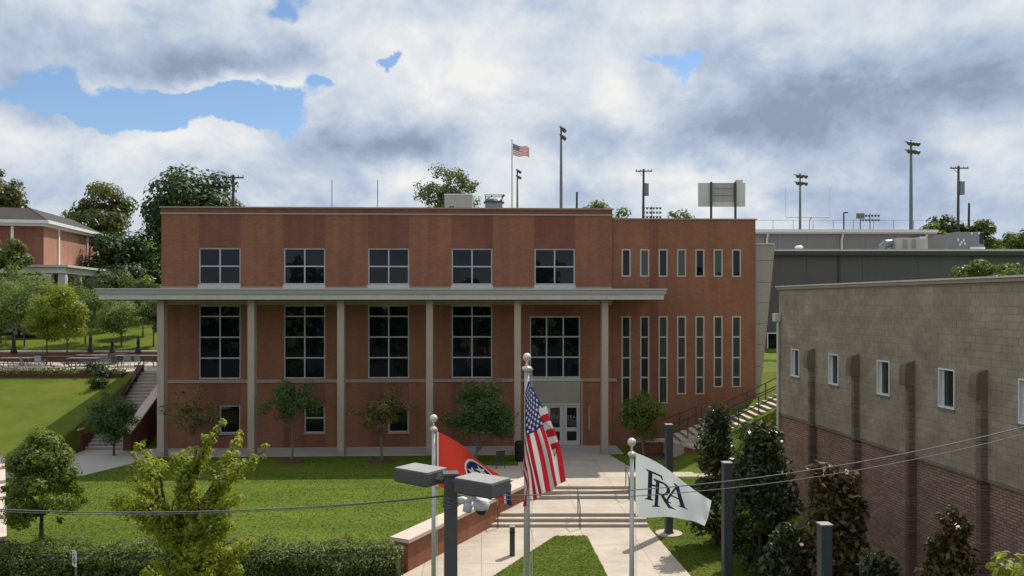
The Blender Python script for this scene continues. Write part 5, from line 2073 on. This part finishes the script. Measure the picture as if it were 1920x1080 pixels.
mast(1052, 118, 237, "tallest floodlight mast rising behind the higher roof", 2, 3, 2.2, R(75), .26)
mast(970, 160, 317, "short looking floodlight mast next to the distant flagpole", 2, 3, 2.4, R(75), .26)
mast(1500, 128, 325, "floodlight mast between scoreboard and street lamp", 2, 3, 2.4, R(20), .22)
mast(1708, 112, 263, "floodlight mast above the end of the upper shed", 2, 4, 2.4, R(25), .27)
mast(1930, 125, 330, "floodlight mast cut by the picture edge past the utility pole", 2, 4, 3.0, R(40), .25)
mast(1222, 210, 387, "far floodlight bank with three lamp rows above the wing roof", 3, 6, 5.2, 0, .2)
mast(1631, 210, 401, "far floodlight bank with low lamp rows above the upper shed", 2, 6, 5.0, 0, .2)

UPG = "wooden utility poles on the hill"


def upole(px, Y, ytop, label, tank=True, arm=1.0):
    X = (px - 960) / 1493 * Y
    zb = gz(X, Y)
    H_ = at(px, ytop, Y).z - zb
    o = thing("utility_pole", (X, Y, zb), label, "utility pole", UPG)
    MB().tube([(0, 0, 0), (.12, 0, H_ * .5), (.18, 0, H_)], [.19, .16, .12], 8).build("pole", M['wood_pole'], o)
    if arm:
        MB().box(-arm + .18, arm + .18, -.2, -.09, H_ - .35, H_ - .22).build("crossarm", M['wood_pole'], o)
        for x_ in (-.9, -.4, .5, .95):
            MB().tube([(x_ * arm + .18, -.14, H_ - .22), (x_ * arm + .18, -.14, H_ - .02)], [.05, .03], 6).build("insulator", M['galv'], o)
        MB().tube([(-.5 * arm, -.15, H_ - .3), (.16, -.13, H_ - .95)], .03, 5).build("brace", M['galv'], o)
    if tank:
        MB().tube([(.52, -.1, H_ - 3.2), (.52, -.1, H_ - 1.75), (.52, -.1, H_ - 1.65)], [.26, .26, .12], 10).build("transformer", M['galv'], o)
        MB().box(.2, .3, -.14, -.05, H_ - 3.0, H_ - 1.9).build("bracket", M['galv'], o)
    return o


upole(1204, 95, 317, "leaning utility pole with transformers above the wing roof")
upole(1794, 88, 311, "tall utility pole with transformer over the round trees")
upole(434, 74, 328, "utility pole top showing against the large dense tree", False, 1.0)
upole(1814, 96, 381, "short bare utility pole beside the tall transformer pole", False, 0)
upole(1079, 100, 360, "thin bare utility pole over the feathery tree", False, 0)


def goal(px0, px1, pxb, Y, ytop, ybar, label, pad=True):
    X0, X1, Xb = [(p_ - 960) / 1493 * Y for p_ in (px0, px1, pxb)]
    zb = gz(Xb, Y)
    bar, top = at(0, ybar, Y).z - zb, at(0, ytop, Y).z - zb
    o = thing("goal_post", (Xb, Y, zb), label, "goal post", "football goal posts on the hilltop field")
    a, b = X0 - Xb, X1 - Xb
    MB().tube([(0, 1.2, 0), (0, 1.2, bar - .6), (0, .8, bar - .1), (0, 0, bar)], .09, 8).build("gooseneck", M['white'], o)
    MB().tube([(a, 0, bar), (b, 0, bar)], .085, 8).build("crossbar", M['white'], o)
    for x_ in (a, b):
        MB().tube([(x_, 0, bar), (x_, 0, top)], .06 if not pad else .018, 8).build("upright", M['galv'], o)
    MB().tube([(0, 1.2, 0), (0, 1.2, 2.2)], .32, 10).build("pad", M['black'], o)


goal(622.5, 708, 665, 123, 337, 420, "goal post uprights showing above the roof behind the large tree", False)
goal(1473, 1556, 1523, 128, 352, 407, "white goal post crossbar above the upper shed roof")

SB = thing("scoreboard", (at(1354, 0, 100).x, 100, gz(26, 100)), "back of a pale scoreboard on two dark posts above the wing roof", "scoreboard")
zb = gz(26, 100)
z0, z1 = at(0, 387, 100).z - zb, at(0, 343, 100).z - zb
for i, (a, b) in enumerate(((-2.95, -1.35), (-1.34, 1.50), (1.51, 2.9))):
    MB().box(a, b, 0, .35, z0 + .55, z1).build("panel", M['offwhite'] if i != 1 else M['hvac'], SB)
MB().box(-2.95, 2.9, .01, .34, z0, z0 + .54).build("panel", M['offwhite'], SB)
MB().box(1.75, 2.6, .05, .4, z1 + .003, z1 + .4).build("header", M['offwhite'], SB)
for x_ in (-1.42, 1.62):
    MB().box(x_ - .12, x_ + .12, -.26, -.003, 0, z1 + .1).build("post", M['metal_dark'], SB)
for zz in (.45, .75):
    MB().box(-1.3, 1.5, -.06, -.003, z0 + (z1 - z0) * zz, z0 + (z1 - z0) * zz + .06).build("rail", M['galv'], SB)

SLP = thing("street_lamp", (at(1582, 0, 108).x, 108, gz(45, 108)), "small dark street lamp with one arm above the upper shed roof", "street lamp")
H_ = at(0, 400, 108).z - gz(45, 108)
MB().tube([(0, 0, 0), (0, 0, H_)], .10, 8).build("pole", M['metal_dark'], SLP)
MB().box(-.05, .55, -.1, .1, H_, H_ + .16).build("lamp_head", M['metal_dark'], SLP)
FSB = thing("sign_board", (at(1613, 0, 150).x, 150, gz(65, 150)), "small grey board on a post beside the far floodlight bank", "sign")
H_ = at(0, 405, 150).z - gz(65, 150)
MB().tube([(0, 0, 0), (0, 0, H_ - .5)], .09, 8).build("post", M['metal_dark'], FSB)
MB().box(-.75, .75, -.08, .08, H_ - .5, H_ + .5).build("board", M['hvac_grey'], FSB)
FN = thing("field_fence", (24, 119, 17.3), "thin chain link fence line along the hilltop field", "fence")
for x_ in np.arange(12, 46, 3.0):
    MB().tube([(x_, 0, 0), (x_, 0, 2.9)], .035, 5).build("post", M['galv'], FN)
for zz in (1.5, 2.9):
    MB().tube([(12, 0, zz), (45, 0, zz)], .03, 5).build("rail", M['galv'], FN)

Yf = 110
X = (960 - 960) / 1493 * Yf
zb = gz(X, Yf)
DP = thing("flagpole", (X, Yf, zb), "white flagpole far behind the roof with a waving flag", "flagpole")
H_ = at(0, 264, Yf).z - zb
MB().tube([(0, 0, 0), (0, 0, H_)], [.13, .07], 8).build("pole", M['offwhite'], DP)
MB().sphere((0, 0, H_ + .1), .12, 8, 6).build("finial", M['gold'], DP)


def d_shape(u, v):
    x = 961.5 + 31 * u
    y = 269 + 10 * u + 3 * np.sin(u * 6) * u + v * (22 - 5 * u)
    return x, y


flag("striped_flag", "small striped flag waving in the sky far behind the roof", "flag", Yf, d_shape, lambda u, v: .25 * np.sin(u * 9 + v * 2) * u, us_print, 90, 60)


# ------------------------------------------------------------------ parked cars on the slope
def car(loc_, rotz, col, label):
    o = thing("parked_car", loc_, label, "car", "cars parked on the slope", rotz=rotz)
    paint = pm('car_paint_' + col[0], col[1], .3, .03, spec=.6)
    prof = [(-2.2, .35), (2.2, .35), (2.25, .62), (2.1, .82), (1.15, .95), (.45, 1.42), (-.95, 1.46), (-1.75, .98), (-2.2, .9)]
    mb = MB()
    for s0, s1 in ((-.86, .86),):
        b = len(mb.v)
        n_ = len(prof)
        mb.v += [(x, s0 + (.12 if z > 1.1 else 0), z) for x, z in prof] + [(x, s1 - (.12 if z > 1.1 else 0), z) for x, z in prof]
        mb.f.append(tuple(b + i for i in range(n_)))
        mb.f.append(tuple(b + n_ + i for i in reversed(range(n_))))
        for i in range(n_):
            j = (i + 1) % n_
            mb.f.append((b + i, b + n_ + i, b + n_ + j, b + j))
        mb.mi += [0] * (n_ + 2)
    mb.build("body", paint, o, bevel=.05)
    for s_ in (-1, 1):
        y = .79 * s_
        MB().hexa([(-1.45, y - .02, 1.0), (.95, y - .02, 1.0), (.95, y + .02, 1.0), (-1.45, y + .02, 1.0)], [(-.9, y - .02 - .03 * s_, 1.36), (.42, y - .02 - .03 * s_, 1.36), (.42, y + .02 - .03 * s_, 1.36), (-.9, y + .02 - .03 * s_, 1.36)]).build("side_window", M['glass'], o)
        for x_ in (-1.4, 1.4):
            wl = MB().tube([(x_, .70 * s_, .33), (x_, .90 * s_, .33)], .33, 14).build("wheel", M['black'], o)
            MB().tube([(x_, .902 * s_, .33), (x_, .915 * s_, .33)], .2, 10).build("rim", M['galv'], wl)
    MB().hexa([(1.08, -.68, 1.0), (1.12, -.68, 1.0), (1.12, .68, 1.0), (1.08, .68, 1.0)], [(.50, -.62, 1.38), (.54, -.62, 1.38), (.54, .62, 1.38), (.50, .62, 1.38)]).build("windscreen", M['glass'], o)


p_ = at(284, 530, 93)
car((p_.x, 93, gz(p_.x, 93)), R(60), ('white', (.7, .7, .7)), "white car parked uphill by the brick building corner")
p_ = at(75, 640, 64)
car((p_.x, 64, gz(p_.x, 64)), R(5), ('blue', (.10, .17, .30)), "blue car glimpsed between the terrace trees")
p_ = at(-12, 640, 65)
car((p_.x, 65, gz(p_.x, 65)), R(8), ('silver', (.35, .40, .45)), "silver car at the edge behind the grey green trees")

# short blades over the lawns in view
LM['blades'] = leaf_mat('grass_blades', (.074, .110, .009), (.160, .176, .022), .35, .7, None, .15)


def inside(P, x, y):
    return poly_in(P, x, y)


rng = np.random.default_rng(77)
areas = [([(-17.2, 25.2), wp(-.2, WT + .12), wp(WLEN, WT + .12), (.3, 35.2), (-1.95, 37.5), (-1.95, 38.9), (.22, 38.9), (.25, 41.3), (-18.1, 40.7), (-19.7, 36.3), (-21, 31)], .03, 60000),
         ([(1.64, 29.76), (2.80, 29.76), (3.05, 25.4), (3.2, 22.5), (-2.1, 22.5), (-.59, 25.4)], -.725, 12000),
         ([(5.36, 31.0), (5.75, 24), (9.6, 24), (11.0, 36.3), (5.36, 36.3)], None, 22000),
         ([(9.6, 37.6), (13.5, 37.6), (14.0, 40.4), (10.3, 40.3)], None, 11000)]
PP, NN = [], []
for P_, z_, n in areas:
    Pa = np.array(P_)
    x = rng.uniform(Pa[:, 0].min(), Pa[:, 0].max(), n * 2)
    y = rng.uniform(Pa[:, 1].min(), Pa[:, 1].max(), n * 2)
    k_ = poly_in(P_, x, y)
    x, y = x[k_][:n], y[k_][:n]
    zz = ground_z(x, y) if z_ is None else np.full(len(x), z_)
    PP.append(np.stack([x, y, zz + .008], 1))
PP = np.concatenate(PP)
NN = rng.normal(size=PP.shape) * np.array([.30, .30, .15]) + np.array([0, 0, 1.0])
tag(link("grass", leaves_mesh("grass", PP, NN, .045, rng, M['grass'], 2.6)), kind="stuff")

# wooded street side across the road, seen only as reflection in the windows
rng = np.random.default_rng(31)
n = 9000
cx = rng.uniform(-75, 75, n)
hmax = 11 + 4 * np.sin(cx * .16) + 2.5 * np.sin(cx * .43 + 2)
pos = np.stack([cx, -58 + rng.normal(size=n) * 3, rng.uniform(0, 1, n) ** .7 * hmax - 1], 1)
o = link("woodland", leaves_mesh("woodland", pos, rng.normal(size=pos.shape) + np.array([0, .5, .3]), 1.5, rng, LM['far_dark'], 1.3))
tag(o, kind="stuff")
